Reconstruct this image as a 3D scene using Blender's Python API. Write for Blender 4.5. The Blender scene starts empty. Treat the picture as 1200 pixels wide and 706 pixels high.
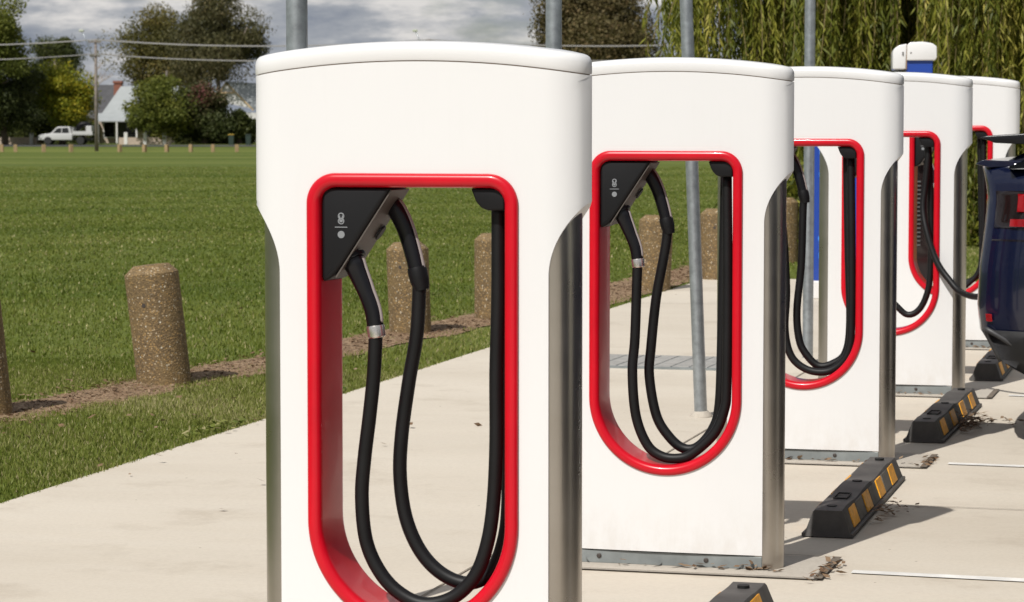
import bpy, bmesh, math, random
import numpy as np
from math import sin, cos, pi, radians, sqrt
from mathutils import Vector, Matrix
S = bpy.context.scene
COL = S.collection
rng = np.random.default_rng(7)
random.seed(7)

# ------------------------------------------------------------------ camera
F = 3160.0; HOR = 150.2; CZ = 1.603
cam = bpy.data.cameras.new('camera'); co = bpy.data.objects.new('camera', cam); COL.objects.link(co)
cam.sensor_width = 36; cam.lens = F/1200*36; cam.clip_end = 9000; cam.clip_start = .1
PITCH = math.atan((353-HOR)/F)
co.location = (0, 0, CZ); co.rotation_euler = (pi/2-PITCH, 0, 0)
cam.dof.use_dof = True; cam.dof.focus_distance = 8.6; cam.dof.aperture_fstop = 13
S.camera = co
S.view_settings.view_transform = 'Standard'; S.view_settings.look = 'None'
S.view_settings.exposure = 0.08; S.view_settings.gamma = 1
S.render.resolution_x = 1024; S.render.resolution_y = 602

# ------------------------------------------------------------------ sun and sky
SUN_EL = radians(48)
sh = Vector((.51, .86)); sh.normalize()                 # direction shadows fall
sun = bpy.data.lights.new('sun', 'SUN'); sun.energy = 4.35; sun.angle = radians(.55); sun.color = (1, .97, .925)
so = bpy.data.objects.new('sun', sun); COL.objects.link(so)
ldir = Vector((sh.x*cos(SUN_EL), sh.y*cos(SUN_EL), -sin(SUN_EL)))
so.rotation_euler = ldir.to_track_quat('-Z', 'Y').to_euler(); so.location = (-5, -8, 12)
W = bpy.data.worlds.new('World'); S.world = W; W.use_nodes = True
nt = W.node_tree; nt.nodes.clear(); N = nt.nodes.new; LK = nt.links.new
out = N('ShaderNodeOutputWorld'); bg = N('ShaderNodeBackground'); bg.inputs[1].default_value = .068
sky = N('ShaderNodeTexSky'); sky.sky_type = 'NISHITA'; sky.sun_disc = False
sky.sun_elevation = SUN_EL; sky.sun_rotation = math.atan2(-sh.x, -sh.y); sky.dust_density = 1.5; sky.ozone_density = 1.5
tc = N('ShaderNodeTexCoord'); mp = N('ShaderNodeMapping'); mp.inputs['Scale'].default_value = (1, 1, 3.2)
mp.inputs['Location'].default_value = (.31, 0, .07)
n1 = N('ShaderNodeTexNoise'); n1.inputs['Scale'].default_value = 7.5; n1.inputs['Detail'].default_value = 9; n1.inputs['Roughness'].default_value = .55
n1.inputs['Distortion'].default_value = .25
n2 = N('ShaderNodeTexNoise'); n2.inputs['Scale'].default_value = 13; n2.inputs['Detail'].default_value = 8; n2.inputs['Roughness'].default_value = .6
mp2 = N('ShaderNodeMapping'); mp2.inputs['Scale'].default_value = (1, 1, 3.6); mp2.inputs['Location'].default_value = (1.3, .2, .4)
LK(tc.outputs['Generated'], mp.inputs['Vector']); LK(mp.outputs[0], n1.inputs['Vector'])
LK(tc.outputs['Generated'], mp2.inputs['Vector']); LK(mp2.outputs[0], n2.inputs['Vector'])
cov = N('ShaderNodeValToRGB'); cov.color_ramp.elements[0].position = .34; cov.color_ramp.elements[1].position = .46
cl = N('ShaderNodeValToRGB'); e = cl.color_ramp.elements
e[0].position = .40; e[0].color = (3.1, 3.5, 4.3, 1); e[1].position = .62; e[1].color = (10, 9.7, 9.4, 1)
m_ = e.new(.52); m_.color = (5.2, 5.45, 5.9, 1)
mx = N('ShaderNodeMixRGB')
LK(n1.outputs['Fac'], cov.inputs[0]); LK(n2.outputs['Fac'], cl.inputs[0])
LK(cov.outputs[0], mx.inputs[0]); LK(sky.outputs[0], mx.inputs[1]); LK(cl.outputs[0], mx.inputs[2])
LK(mx.outputs[0], bg.inputs[0]); LK(bg.outputs[0], out.inputs[0])

# ------------------------------------------------------------------ row frame: the chargers stand in a row along U
ANG = radians(15.735)
U = Vector((sin(ANG), cos(ANG), 0)); V = Vector((cos(ANG), -sin(ANG), 0))
X1, Y1, SP = -.2504, 6.697, 2.9157
T0 = X1*U.x + Y1*U.y; W0 = X1*V.x + Y1*V.y              # along / across coordinates of the first charger

def sstep(a, b, x):
    t = np.clip((x-a)/(b-a), 0, 1); return t*t*(3-2*t)
KY = [26, 60, 120, 225, 236, 250, 266, 300, 400, 3000]
KZ = [.2, .1, -.12, -.41, -.36, -.15, -.04, .08, .2, .2]
def gz(x, y):
    p = x*U.x + y*U.y
    near = .011*(p-T0)
    far = np.interp(y, KY, KZ)
    k = sstep(26, 44, y)
    return near*(1-k) + far*k
def RC(w, t, z=0):                                      # row coordinates to world
    p = V*w + U*t
    return Vector((p.x, p.y, float(gz(p.x, p.y))+z))
def PD(px, Y):                                          # world x of a picture column at distance Y
    return (px-600)/F*Y*cos(PITCH)*1.0

# ------------------------------------------------------------------ helpers
def tag(o, label=None, cat=None, group=None, kind=None):
    if label: o['label'] = label
    if cat: o['category'] = cat
    if group: o['group'] = group
    if kind: o['kind'] = kind
    return o
def empty(name, loc, rz=0, **k):
    o = bpy.data.objects.new(name, None); COL.objects.link(o); o.location = loc; o.rotation_euler = (0, 0, rz)
    o.empty_display_size = .1
    return tag(o, **k)
def obj(name, me, mat=None, parent=None, smooth=False, **k):
    if isinstance(me, bmesh.types.BMesh):
        m = bpy.data.meshes.new(name); me.normal_update(); me.to_mesh(m); me.free(); me = m
    if smooth: me.shade_smooth()
    if mat is not None:
        for mm in (mat if isinstance(mat, (list, tuple)) else [mat]): me.materials.append(mm)
    o = bpy.data.objects.new(name, me); COL.objects.link(o)
    if parent: o.parent = parent
    return tag(o, **k)
def np_mesh(name, v, f, k):
    me = bpy.data.meshes.new(name); v = np.asarray(v, np.float32); f = np.asarray(f, np.int32)
    me.vertices.add(len(v)); me.vertices.foreach_set('co', v.ravel())
    me.loops.add(f.size); me.loops.foreach_set('vertex_index', f.ravel())
    me.polygons.add(len(f)); me.polygons.foreach_set('loop_start', np.arange(0, f.size, k, dtype=np.int32))
    me.update(calc_edges=True); me.validate(); return me
def sharp(o, deg=35):
    me = o.data; me.shade_smooth()
    bm = bmesh.new(); bm.from_mesh(me)
    for e in bm.edges:
        e.smooth = not (len(e.link_faces) != 2 or e.calc_face_angle(0) > radians(deg))
    bm.to_mesh(me); bm.free(); return o
def box(bm, c, s, rz=0, bev=0, taper=None):
    r = bmesh.ops.create_cube(bm, size=1)
    vs = r['verts']
    for v in vs:
        v.co = Vector((v.co.x*s[0], v.co.y*s[1], v.co.z*s[2]))
        if taper and v.co.z > 0: v.co.x *= taper[0]; v.co.y *= taper[1]
    if bev:
        es = list({e for v in vs for e in v.link_edges})
        r2 = bmesh.ops.bevel(bm, geom=es, offset=bev, segments=2, affect='EDGES', profile=.5)
        vs = list(set(r2['verts']) | set(v for v in vs if v.is_valid))
    M = Matrix.Translation(c) @ Matrix.Rotation(rz, 4, 'Z')
    for v in vs: v.co = M @ v.co
    return vs
def bxm(c, s, rz=0, bev=0, taper=None):
    bm = bmesh.new(); box(bm, c, s, rz, bev, taper); return bm
def prism(bm, pts, a, b, axis='y', bev=0):
    # polygon pts in the (x,z) plane extruded along y from a to b  (axis 'x': pts are (y,z); axis 'z': pts are (x,y))
    def P(p, d):
        return {'y': (p[0], d, p[1]), 'x': (d, p[0], p[1]), 'z': (p[0], p[1], d)}[axis]
    A = [bm.verts.new(P(p, a)) for p in pts]; B = [bm.verts.new(P(p, b)) for p in pts]
    n = len(pts); fs = [bm.faces.new(A), bm.faces.new(B[::-1])]
    for i in range(n): fs.append(bm.faces.new((A[i], B[i], B[(i+1) % n], A[(i+1) % n])))
    bmesh.ops.recalc_face_normals(bm, faces=fs)
    if bev:
        es = list({e for f in fs for e in f.edges})
        bmesh.ops.bevel(bm, geom=es, offset=bev, segments=3, affect='EDGES', profile=.5)
def smoothpath(pts, n=8):
    P = [Vector(p) for p in pts]; P = [P[0]*2-P[1]] + P + [P[-1]*2-P[-2]]; o = []
    for i in range(1, len(P)-2):
        for j in range(n):
            t = j/n; a, b, c, d = P[i-1:i+3]
            o.append(.5*((2*b)+(c-a)*t+(2*a-5*b+4*c-d)*t*t+(3*b-a-3*c+d)*t**3))
    o.append(P[-2]); return o
def tube(bm, path, rad, seg=12, squash=None, cap=True):
    # squash=(vector, factor): flatten the section along that vector
    n = len(path); rs = rad if hasattr(rad, '__len__') else [rad]*n
    ref = None; rings = []
    for i, p in enumerate(path):
        t = (path[min(i+1, n-1)]-path[max(i-1, 0)]).normalized()
        if ref is None: ref = t.orthogonal().normalized()
        a = (ref - t*ref.dot(t)).normalized(); ref = a; b = t.cross(a)
        ring = []
        for k in range(seg):
            q = (a*cos(2*pi*k/seg)+b*sin(2*pi*k/seg))*rs[i]
            if squash: q = q - squash[0]*(q.dot(squash[0]))*(1-squash[1])
            ring.append(bm.verts.new(p+q))
        rings.append(ring)
    for r0, r1 in zip(rings, rings[1:]):
        for k in range(seg): bm.faces.new((r0[k], r0[(k+1) % seg], r1[(k+1) % seg], r1[k]))
    if cap: bm.faces.new(rings[0][::-1]); bm.faces.new(rings[-1])
    return rings
def lathe(bm, prof, seg=32, M=None, close=True):
    rings = []
    for r, z in prof:
        rings.append([bm.verts.new((r*cos(2*pi*k/seg), r*sin(2*pi*k/seg), z)) for k in range(seg)])
    for r0, r1 in zip(rings, rings[1:]):
        for k in range(seg): bm.faces.new((r0[k], r0[(k+1) % seg], r1[(k+1) % seg], r1[k]))
    if close: bm.faces.new(rings[0][::-1]); bm.faces.new(rings[-1])
    if M:
        for r in rings:
            for v in r: v.co = M @ v.co
def children(o): return [c for c in bpy.data.objects if c.parent == o]
def copy_tree(o, parent=None):
    c = o.copy(); COL.objects.link(c); c.parent = parent
    for ch in children(o): copy_tree(ch, c)
    return c

# ------------------------------------------------------------------ materials
def mat(name, col, rough=.5, metal=0, coat=0, spec=.5, noise=None, bump=None, obj_rand=0):
    """noise=(scale, amount, (sx,sy,sz)) brightness mottling; bump=(scale, strength, distance)"""
    m = bpy.data.materials.new(name); m.use_nodes = True; t = m.node_tree; b = t.nodes['Principled BSDF']
    b.inputs['Base Color'].default_value = (*col, 1); b.inputs['Roughness'].default_value = rough
    b.inputs['Metallic'].default_value = metal; b.inputs['Coat Weight'].default_value = coat
    b.inputs['Coat Roughness'].default_value = .05; b.inputs['Specular IOR Level'].default_value = spec
    tc = t.nodes.new('ShaderNodeTexCoord')
    if noise:
        mp = t.nodes.new('ShaderNodeMapping'); mp.inputs['Scale'].default_value = noise[2] if len(noise) > 2 else (1, 1, 1)
        n = t.nodes.new('ShaderNodeTexNoise'); n.inputs['Scale'].default_value = noise[0]; n.inputs['Detail'].default_value = 6
        n.inputs['Roughness'].default_value = .6
        mr = t.nodes.new('ShaderNodeMapRange'); mr.inputs[1].default_value = .25; mr.inputs[2].default_value = .75
        mr.inputs[3].default_value = 1-noise[1]; mr.inputs[4].default_value = 1+noise[1]
        mu = t.nodes.new('ShaderNodeVectorMath'); mu.operation = 'SCALE'; mu.inputs[0].default_value = col
        t.links.new(tc.outputs['Object'], mp.inputs[0]); t.links.new(mp.outputs[0], n.inputs[0])
        t.links.new(n.outputs[0], mr.inputs[0]); t.links.new(mr.outputs[0], mu.inputs['Scale'])
        t.links.new(mu.outputs[0], b.inputs['Base Color'])
    if bump:
        n = t.nodes.new('ShaderNodeTexNoise'); n.inputs['Scale'].default_value = bump[0]; n.inputs['Detail'].default_value = 5
        bp = t.nodes.new('ShaderNodeBump'); bp.inputs['Strength'].default_value = bump[1]; bp.inputs['Distance'].default_value = bump[2]
        t.links.new(tc.outputs['Object'], n.inputs[0]); t.links.new(n.outputs[0], bp.inputs['Height']); t.links.new(bp.outputs[0], b.inputs['Normal'])
    return m
def ramp(t, fac, stops):
    r = t.nodes.new('ShaderNodeValToRGB'); e = r.color_ramp.elements
    e[0].position, e[0].color = stops[0][0], (*stops[0][1], 1); e[1].position, e[1].color = stops[-1][0], (*stops[-1][1], 1)
    for p, c in stops[1:-1]: q = e.new(p); q.color = (*c, 1)
    t.links.new(fac, r.inputs[0]); return r.outputs[0]
def tex(t, kind, vec, scale, detail=5, rough=.6, sc=None, **k):
    if sc:
        mp = t.nodes.new('ShaderNodeMapping'); mp.inputs['Scale'].default_value = sc; t.links.new(vec, mp.inputs[0]); vec = mp.outputs[0]
    n = t.nodes.new(kind); t.links.new(vec, n.inputs['Vector']); n.inputs['Scale'].default_value = scale
    if kind == 'ShaderNodeTexNoise': n.inputs['Detail'].default_value = detail; n.inputs['Roughness'].default_value = rough
    return n
def mixc(t, f, a, b, mode='MIX'):
    m = t.nodes.new('ShaderNodeMixRGB'); m.blend_type = mode
    for i, s in enumerate((f, a, b)):
        if isinstance(s, (int, float)): m.inputs[i].default_value = s
        elif isinstance(s, tuple): m.inputs[i].default_value = (*s, 1)
        else: t.links.new(s, m.inputs[i])
    return m.outputs[0]
def newmat(name):
    m = bpy.data.materials.new(name); m.use_nodes = True; t = m.node_tree
    c = t.nodes.new('ShaderNodeTexCoord'); return m, t, t.nodes['Principled BSDF'], c.outputs['Object']
def bumpn(t, b, h, strength, dist):
    bp = t.nodes.new('ShaderNodeBump'); bp.inputs['Strength'].default_value = strength; bp.inputs['Distance'].default_value = dist
    t.links.new(h, bp.inputs['Height']); t.links.new(bp.outputs[0], b.inputs['Normal'])

M = {}
# white gloss plastic with faint dust
m, t, b, oc = newmat('white_gloss'); M['white'] = m
n = tex(t, 'ShaderNodeTexNoise', oc, 3.2, 8, .65); dots = tex(t, 'ShaderNodeTexVoronoi', oc, 16)
sp = ramp(t, dots.outputs['Distance'], [(0, (1, 1, 1)), (.035, (1, 1, 1)), (.05, (0, 0, 0))])
n9 = tex(t, 'ShaderNodeTexNoise', oc, 5, 2); gate = ramp(t, n9.outputs[0], [(.60, (0, 0, 0)), (.66, (1, 1, 1))])
base = mixc(t, n.outputs[0], (.685, .680, .675), (.71, .705, .70))
sp2 = mixc(t, 1.0, sp, gate, 'MULTIPLY')
fade = mixc(t, .35, (0, 0, 0), sp2)
sx_ = t.nodes.new('ShaderNodeSeparateXYZ'); t.links.new(oc, sx_.inputs[0])
lowz = t.nodes.new('ShaderNodeMapRange'); lowz.inputs[1].default_value = .05; lowz.inputs[2].default_value = .26; lowz.inputs[3].default_value = .30; lowz.inputs[4].default_value = 0
t.links.new(sx_.outputs[2], lowz.inputs[0]); gn = tex(t, 'ShaderNodeTexNoise', oc, 14, 7, .7, (1, 1, .5))
gf = mixc(t, 1.0, lowz.outputs[0], ramp(t, gn.outputs[0], [(.42, (0, 0, 0)), (.75, (1, 1, 1))]), 'MULTIPLY')
st_ = tex(t, 'ShaderNodeTexNoise', oc, 7, 5, .6, (6, 6, .5)); b1 = mixc(t, ramp(t, st_.outputs[0], [(.55, (0, 0, 0)), (.8, (.05, .05, .05))]), base, (.50, .48, .44))
b2_ = mixc(t, gf, b1, (.42, .35, .27))
t.links.new(mixc(t, fade, b2_, (.42, .36, .28)), b.inputs['Base Color'])
b.inputs['Roughness'].default_value = .33; b.inputs['Coat Weight'].default_value = .35; b.inputs['Coat Roughness'].default_value = .08
M['red'] = mat('red_gloss', (.52, .002, .013), .28, coat=.15, spec=.35, noise=(6, .10))
# brushed stainless
m, t, b, oc = newmat('stainless'); M['steel'] = m
n = tex(t, 'ShaderNodeTexNoise', oc, 9, 6, .6, (14, 14, .35)); n2_ = tex(t, 'ShaderNodeTexNoise', oc, 4, 5, .6)
t.links.new(mixc(t, n2_.outputs[0], (.38, .35, .315), (.56, .525, .48)), b.inputs['Base Color'])
b.inputs['Metallic'].default_value = 1
r_ = t.nodes.new('ShaderNodeMapRange'); r_.inputs[3].default_value = .22; r_.inputs[4].default_value = .36
t.links.new(n2_.outputs[0], r_.inputs[0]); t.links.new(r_.outputs[0], b.inputs['Roughness']); bumpn(t, b, n.outputs[0], .18, .002)
M['seam'] = mat('seam', (.26, .18, .12), .8)
M['galv'] = mat('galvanised', (.23, .25, .25), .5, .35, noise=(9, .22), bump=(60, .15, .002))
M['galvpole'] = mat('galvanised_pole', (.35, .38, .40), .42, .75, noise=(22, .30), bump=(90, .2, .001))
M['black'] = mat('black_plastic', (.006, .006, .007), .5, spec=.25, bump=(400, .12, .0004))
M['black2'] = mat('black_gloss_plastic', (.006, .006, .008), .3, spec=.35)
M['cable'] = mat('cable_rubber', (.006, .006, .0065), .5, spec=.28, noise=(7, .35))
M['strip'] = mat('handle_grey', (.30, .26, .25), .35)
M['collar'] = mat('collar_metal', (.72, .68, .63), .25, .9)
M['icon'] = mat('icon_grey', (.20, .21, .22), .6)
M['socket'] = mat('socket_dark', (.004, .004, .004), .6)
M['grey'] = mat('grey_trim', (.085, .072, .062), .55)
M['bolt'] = mat('bolt', (.05, .04, .035), .6)
# ------------------------------------------------------------------ ground materials
m, t, b, oc = newmat('concrete'); M['concrete'] = m
rot = t.nodes.new('ShaderNodeMapping'); rot.inputs['Rotation'].default_value = (0, 0, ANG); t.links.new(oc, rot.inputs[0]); rv = rot.outputs[0]
a1 = tex(t, 'ShaderNodeTexNoise', rv, .55, 8, .6, (.5, 1.5, 1)); a2 = tex(t, 'ShaderNodeTexNoise', rv, 60, 4, .7)
a3 = tex(t, 'ShaderNodeTexNoise', rv, 3.2, 6, .6, (.35, 2.6, 1)); a4 = tex(t, 'ShaderNodeTexNoise', rv, 2.1, 9, .7)
c1 = mixc(t, ramp(t, a1.outputs[0], [(.3, (0, 0, 0)), (.7, (1, 1, 1))]), (.51, .45, .365), (.60, .54, .45))
c2 = mixc(t, ramp(t, a3.outputs[0], [(.40, (0, 0, 0)), (.66, (.25, .25, .25))]), c1, (.58, .53, .455))
c3 = mixc(t, ramp(t, a4.outputs[0], [(.54, (0, 0, 0)), (.74, (.55, .55, .55))]), c2, (.38, .32, .245))
c4 = mixc(t, ramp(t, a2.outputs[0], [(.3, (.16, .16, .16)), (.6, (0, 0, 0))]), c3, (.27, .22, .17))
v1 = tex(t, 'ShaderNodeTexVoronoi', rv, 5.5)
c5 = mixc(t, ramp(t, v1.outputs['Distance'], [(.0, (.8, .8, .8)), (.022, (.8, .8, .8)), (.032, (0, 0, 0))]), c4, (.16, .11, .07))
t.links.new(c5, b.inputs['Base Color']); b.inputs['Roughness'].default_value = .85; bumpn(t, b, a2.outputs[0], .25, .003)
m, t, b, oc = newmat('concrete_pad'); M['pad'] = m
a1 = tex(t, 'ShaderNodeTexNoise', oc, 3, 8, .65); a2 = tex(t, 'ShaderNodeTexNoise', oc, 70, 4, .7)
c1 = mixc(t, a1.outputs[0], (.38, .34, .285), (.50, .455, .39)); c2 = mixc(t, ramp(t, a2.outputs[0], [(.3, (.3, .3, .3)), (.6, (0, 0, 0))]), c1, (.24, .20, .16))
t.links.new(c2, b.inputs['Base Color']); b.inputs['Roughness'].default_value = .9; bumpn(t, b, a2.outputs[0], .3, .003)
M['joint'] = mat('joint', (.13, .105, .08), .95, noise=(30, .5))
M['jointlight'] = mat('joint_light', (.25, .21, .165), .95, noise=(18, .45))
M['paint'] = mat('line_paint', (.66, .64, .60), .8, noise=(9, .22), bump=(50, .2, .002))
M['patch'] = mat('old_line_patch', (.44, .42, .39), .9, noise=(6, .12))
m, t, b, oc = newmat('grass_ground'); M['grass'] = m
g1 = tex(t, 'ShaderNodeTexNoise', oc, .16, 7, .6, (.5, 1.0, 1)); g2 = tex(t, 'ShaderNodeTexNoise', oc, 1.7, 8, .7, (1, .8, 1)); g3 = tex(t, 'ShaderNodeTexNoise', oc, 26, 5, .7)
g4 = tex(t, 'ShaderNodeTexNoise', oc, .07, 4, .5, (.12, 1.3, 1))
k1 = mixc(t, ramp(t, g1.outputs[0], [(.35, (0, 0, 0)), (.65, (1, 1, 1))]), (.060, .094, .010), (.096, .126, .018))
k2 = mixc(t, ramp(t, g2.outputs[0], [(.50, (0, 0, 0)), (.70, (.6, .6, .6))]), k1, (.175, .165, .06))
k3 = mixc(t, ramp(t, g3.outputs[0], [(.28, (.75, .75, .75)), (.55, (0, 0, 0))]), k2, (.035, .062, .009))
k4 = mixc(t, ramp(t, g4.outputs[0], [(.40, (0, 0, 0)), (.62, (.8, .8, .8))]), k3, (.150, .170, .040))
t.links.new(k4, b.inputs['Base Color']); b.inputs['Roughness'].default_value = .9; b.inputs['Specular IOR Level'].default_value = .15
bumpn(t, b, g3.outputs[0], .8, .03)
def leafmat(name, cols, rough=.6, trans=.25):
    m = bpy.data.materials.new(name); m.use_nodes = True; t = m.node_tree; b = t.nodes['Principled BSDF']
    at = t.nodes.new('ShaderNodeAttribute'); at.attribute_name = 'tint'
    c = ramp(t, at.outputs['Fac'], [(i/(len(cols)-1), q) for i, q in enumerate(cols)])
    t.links.new(c, b.inputs['Base Color']); b.inputs['Roughness'].default_value = rough; b.inputs['Specular IOR Level'].default_value = .25
    if trans:
        tr = t.nodes.new('ShaderNodeBsdfTranslucent'); t.links.new(c, tr.inputs[0]); mx = t.nodes.new('ShaderNodeMixShader'); mx.inputs[0].default_value = trans
        o = t.nodes['Material Output']; t.links.new(b.outputs[0], mx.inputs[1]); t.links.new(tr.outputs[0], mx.inputs[2]); t.links.new(mx.outputs[0], o.inputs[0])
    return m
def set_tint(me, vals):
    a = me.attributes.new('tint', 'FLOAT', 'FACE'); a.data.foreach_set('value', np.asarray(vals, np.float32))
M['blade'] = leafmat('grass_blades', [(.056, .088, .010), (.122, .160, .022), (.205, .225, .048), (.46, .40, .21)], .55, .3)
M['asphalt'] = mat('asphalt', (.05, .05, .052), .9, noise=(3, .3))
m, t, b, oc = newmat('mulch'); M['mulch'] = m
g1 = tex(t, 'ShaderNodeTexNoise', oc, 40, 5, .8, (1, .35, 1)); g2 = tex(t, 'ShaderNodeTexNoise', oc, 5, 4, .6)
k1 = ramp(t, g1.outputs[0], [(.3, (.09, .050, .025)), (.5, (.28, .18, .10)), (.68, (.46, .34, .22))])
t.links.new(mixc(t, ramp(t, g2.outputs[0], [(.4, (0, 0, 0)), (.7, (.5, .5, .5))]), k1, (.22, .13, .07)), b.inputs['Base Color'])
b.inputs['Roughness'].default_value = .95; bumpn(t, b, g1.outputs[0], 1, .02)
m, t, b, oc = newmat('exposed_aggregate'); M['aggregate'] = m
v1 = tex(t, 'ShaderNodeTexVoronoi', oc, 105); v2 = tex(t, 'ShaderNodeTexVoronoi', oc, 48); n1_ = tex(t, 'ShaderNodeTexNoise', oc, 5, 6, .65)
hs = t.nodes.new('ShaderNodeSeparateColor'); t.links.new(v1.outputs['Color'], hs.inputs[0])
k1 = ramp(t, hs.outputs[0], [(0, (.10, .062, .026)), (.40, (.185, .118, .050)), (.72, (.26, .175, .080)), (.9, (.40, .24, .08)), (1, (.66, .60, .48))])
k2 = mixc(t, ramp(t, v1.outputs['Distance'], [(.3, (0, 0, 0)), (.62, (.75, .75, .75))]), k1, (.10, .070, .036))
k3 = mixc(t, ramp(t, n1_.outputs[0], [(.42, (0, 0, 0)), (.68, (.55, .55, .55))]), k2, (.22, .145, .055))
t.links.new(k3, b.inputs['Base Color']); b.inputs['Roughness'].default_value = .8; bumpn(t, b, v1.outputs['Distance'], .7, .004)

# ------------------------------------------------------------------ setting: terrain
def grid_sheet(name, xs, ys, dz, mt, mask=None):
    X, Y = np.meshgrid(xs, ys); Z = gz(X, Y)+dz
    v = np.stack([X, Y, Z], -1).reshape(-1, 3); nx = len(xs); ny = len(ys)
    i, j = np.meshgrid(np.arange(nx-1), np.arange(ny-1)); a = (j*nx+i).ravel()
    f = np.stack([a, a+1, a+nx+1, a+nx], 1); me = np_mesh(name, v, f, 4); o = obj(name, me, mt, smooth=True, kind='structure'); return o
xs = np.unique(np.concatenate([np.linspace(-3000, -200, 15), np.linspace(-200, 200, 81), np.linspace(200, 3000, 15)]))
ys = np.unique(np.concatenate([np.linspace(-300, 20, 17), np.linspace(20, 60, 41), np.linspace(60, 340, 113), np.linspace(340, 3500, 30)]))
grid_sheet('ground', xs, ys, 0, M['grass'])
def row_sheet(name, w0, w1, t0, t1, dz, mt, nw=2, ntt=2, kind='structure', thick=0, **k):
    ws = np.linspace(w0, w1, nw); ts = np.linspace(t0, t1, ntt); v = []
    for tt in ts:
        for ww in ws: v.append(RC(ww, tt, dz))
    f = [(j*nw+i, j*nw+i+1, (j+1)*nw+i+1, (j+1)*nw+i) for j in range(ntt-1) for i in range(nw-1)]
    me = bpy.data.meshes.new(name); me.from_pydata(v, [], f)
    return obj(name, me, mt, kind=kind, **k)
WL = -5.045
row_sheet('car_park_pavement', WL, 18, -25, 24.6, .012, M['concrete'], 2, 60)
# slab joints across and along the path: fine dark lines, 4 mm up
bm = bmesh.new()
def line(w0, w1, t0, t1):
    c = [RC(w0, t0, .0165), RC(w1, t0, .0165), RC(w1, t1, .0165), RC(w0, t1, .0165)]
    bm.faces.new([bm.verts.new(p) for p in c])
for k in range(-2, 6):
    tt = T0+SP*k
    line(W0+.62, 9, tt+1.66, tt+1.668) if k % 2 else None
for tt in (3.1, 6.1, 21.4, 22.9): line(WL, -2.75, tt, tt+.008)
line(-2.72, -2.712, -20, 24.5); line(2.4, 2.409, -20, 24.5)
obj('pavement_joints', bm, M['jointlight'], kind='structure')
# pads under the chargers and the painted bay lines
for k in range(-1, 7):
    tt = T0+SP*k
    o = row_sheet('charger_pad', W0-.50, W0+.57, tt-.13, tt+.33, .0175, M['pad'])
    b2 = bmesh.new()
    def ln(w0, w1, t0, t1):
        c = [RC(w0, t0, .0215), RC(w1, t0, .0215), RC(w1, t1, .0215), RC(w0, t1, .0215)]
        b2.faces.new([b2.verts.new(p) for p in c])
    ln(W0-.50, W0+.555, tt-.130, tt-.122); ln(W0+.555, W0+.585, tt-.13, tt+.33); ln(W0-.50, W0+.555, tt+.325, tt+.332)
    obj('pad_joint', b2, M['joint'], kind='structure')
    b3 = bmesh.new(); prev = None
    for q in range(13):
        ww = W0+.66+5.6*q/12; sk = -.028*(ww-W0-.66); e_ = .003*sin(q*2.1+k)
        cur = (b3.verts.new(RC(ww, tt+.035+sk+e_, .0162)), b3.verts.new(RC(ww, tt+.10+sk, .0162)))
        if prev: b3.faces.new((prev[0], cur[0], cur[1], prev[1]))
        prev = cur
    obj('bay_line', b3, M['paint'], kind='structure')
# far road and verge
ry = np.array([251, 256, 261]); grid_sheet('road', np.linspace(-160, 160, 33), ry, .03, M['asphalt'])
# mulch strip along the bollards, ragged edges
vs = []; fs = []; n = 90
def mulch(t0, t1, wc, hw, seed):
    r = np.random.default_rng(seed); bm = bmesh.new(); prev = None
    a = b = 0
    for i in range(n):
        tt = t0+(t1-t0)*i/(n-1); a = .8*a+r.normal()*.035; b = .8*b+r.normal()*.035
        e_ = min(1, i/8, (n-1-i)/8); cw = np.interp(tt, wc[0], wc[1])
        w0_, w1_ = cw-(hw+a)*e_-.002, cw+(hw+b)*e_+.002
        q = [bm.verts.new(RC(w0_+(w1_-w0_)*s, tt, .006+.018*sin(pi*s)*e_)) for s in (0, .25, .5, .75, 1)]
        if prev:
            for j in range(4): bm.faces.new((prev[j], prev[j+1], q[j+1], q[j]))
        prev = q
    obj('mulch_bed', bm, M['mulch'], kind='structure', smooth=True)
mulch(10, 28, ([10, 13, 14.5, 18.3, 23, 28], [-6.75, -6.52, -6.32, -5.85, -5.42, -5.3]), .30, 3)

# drain pit cover in the path
pit = empty('drain_cover', RC(-3.72, 16.6), -ANG, label='flat grey paved drain pit cover set in the concrete path behind the second charger', cat='drain cover')
obj('frame', bxm((0, 0, .010), (1.06, .86, .02)), M['galv'], pit)
bm = bmesh.new()
for i in range(9):
    for j in range(3): box(bm, (-.46+.115*i, -.26+.26*j, .014), (.105, .25, .020), 0, .004)
obj('grate', bm, mat('pit_paver', (.30, .29, .27), .9, noise=(20, .25)), pit)

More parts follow.
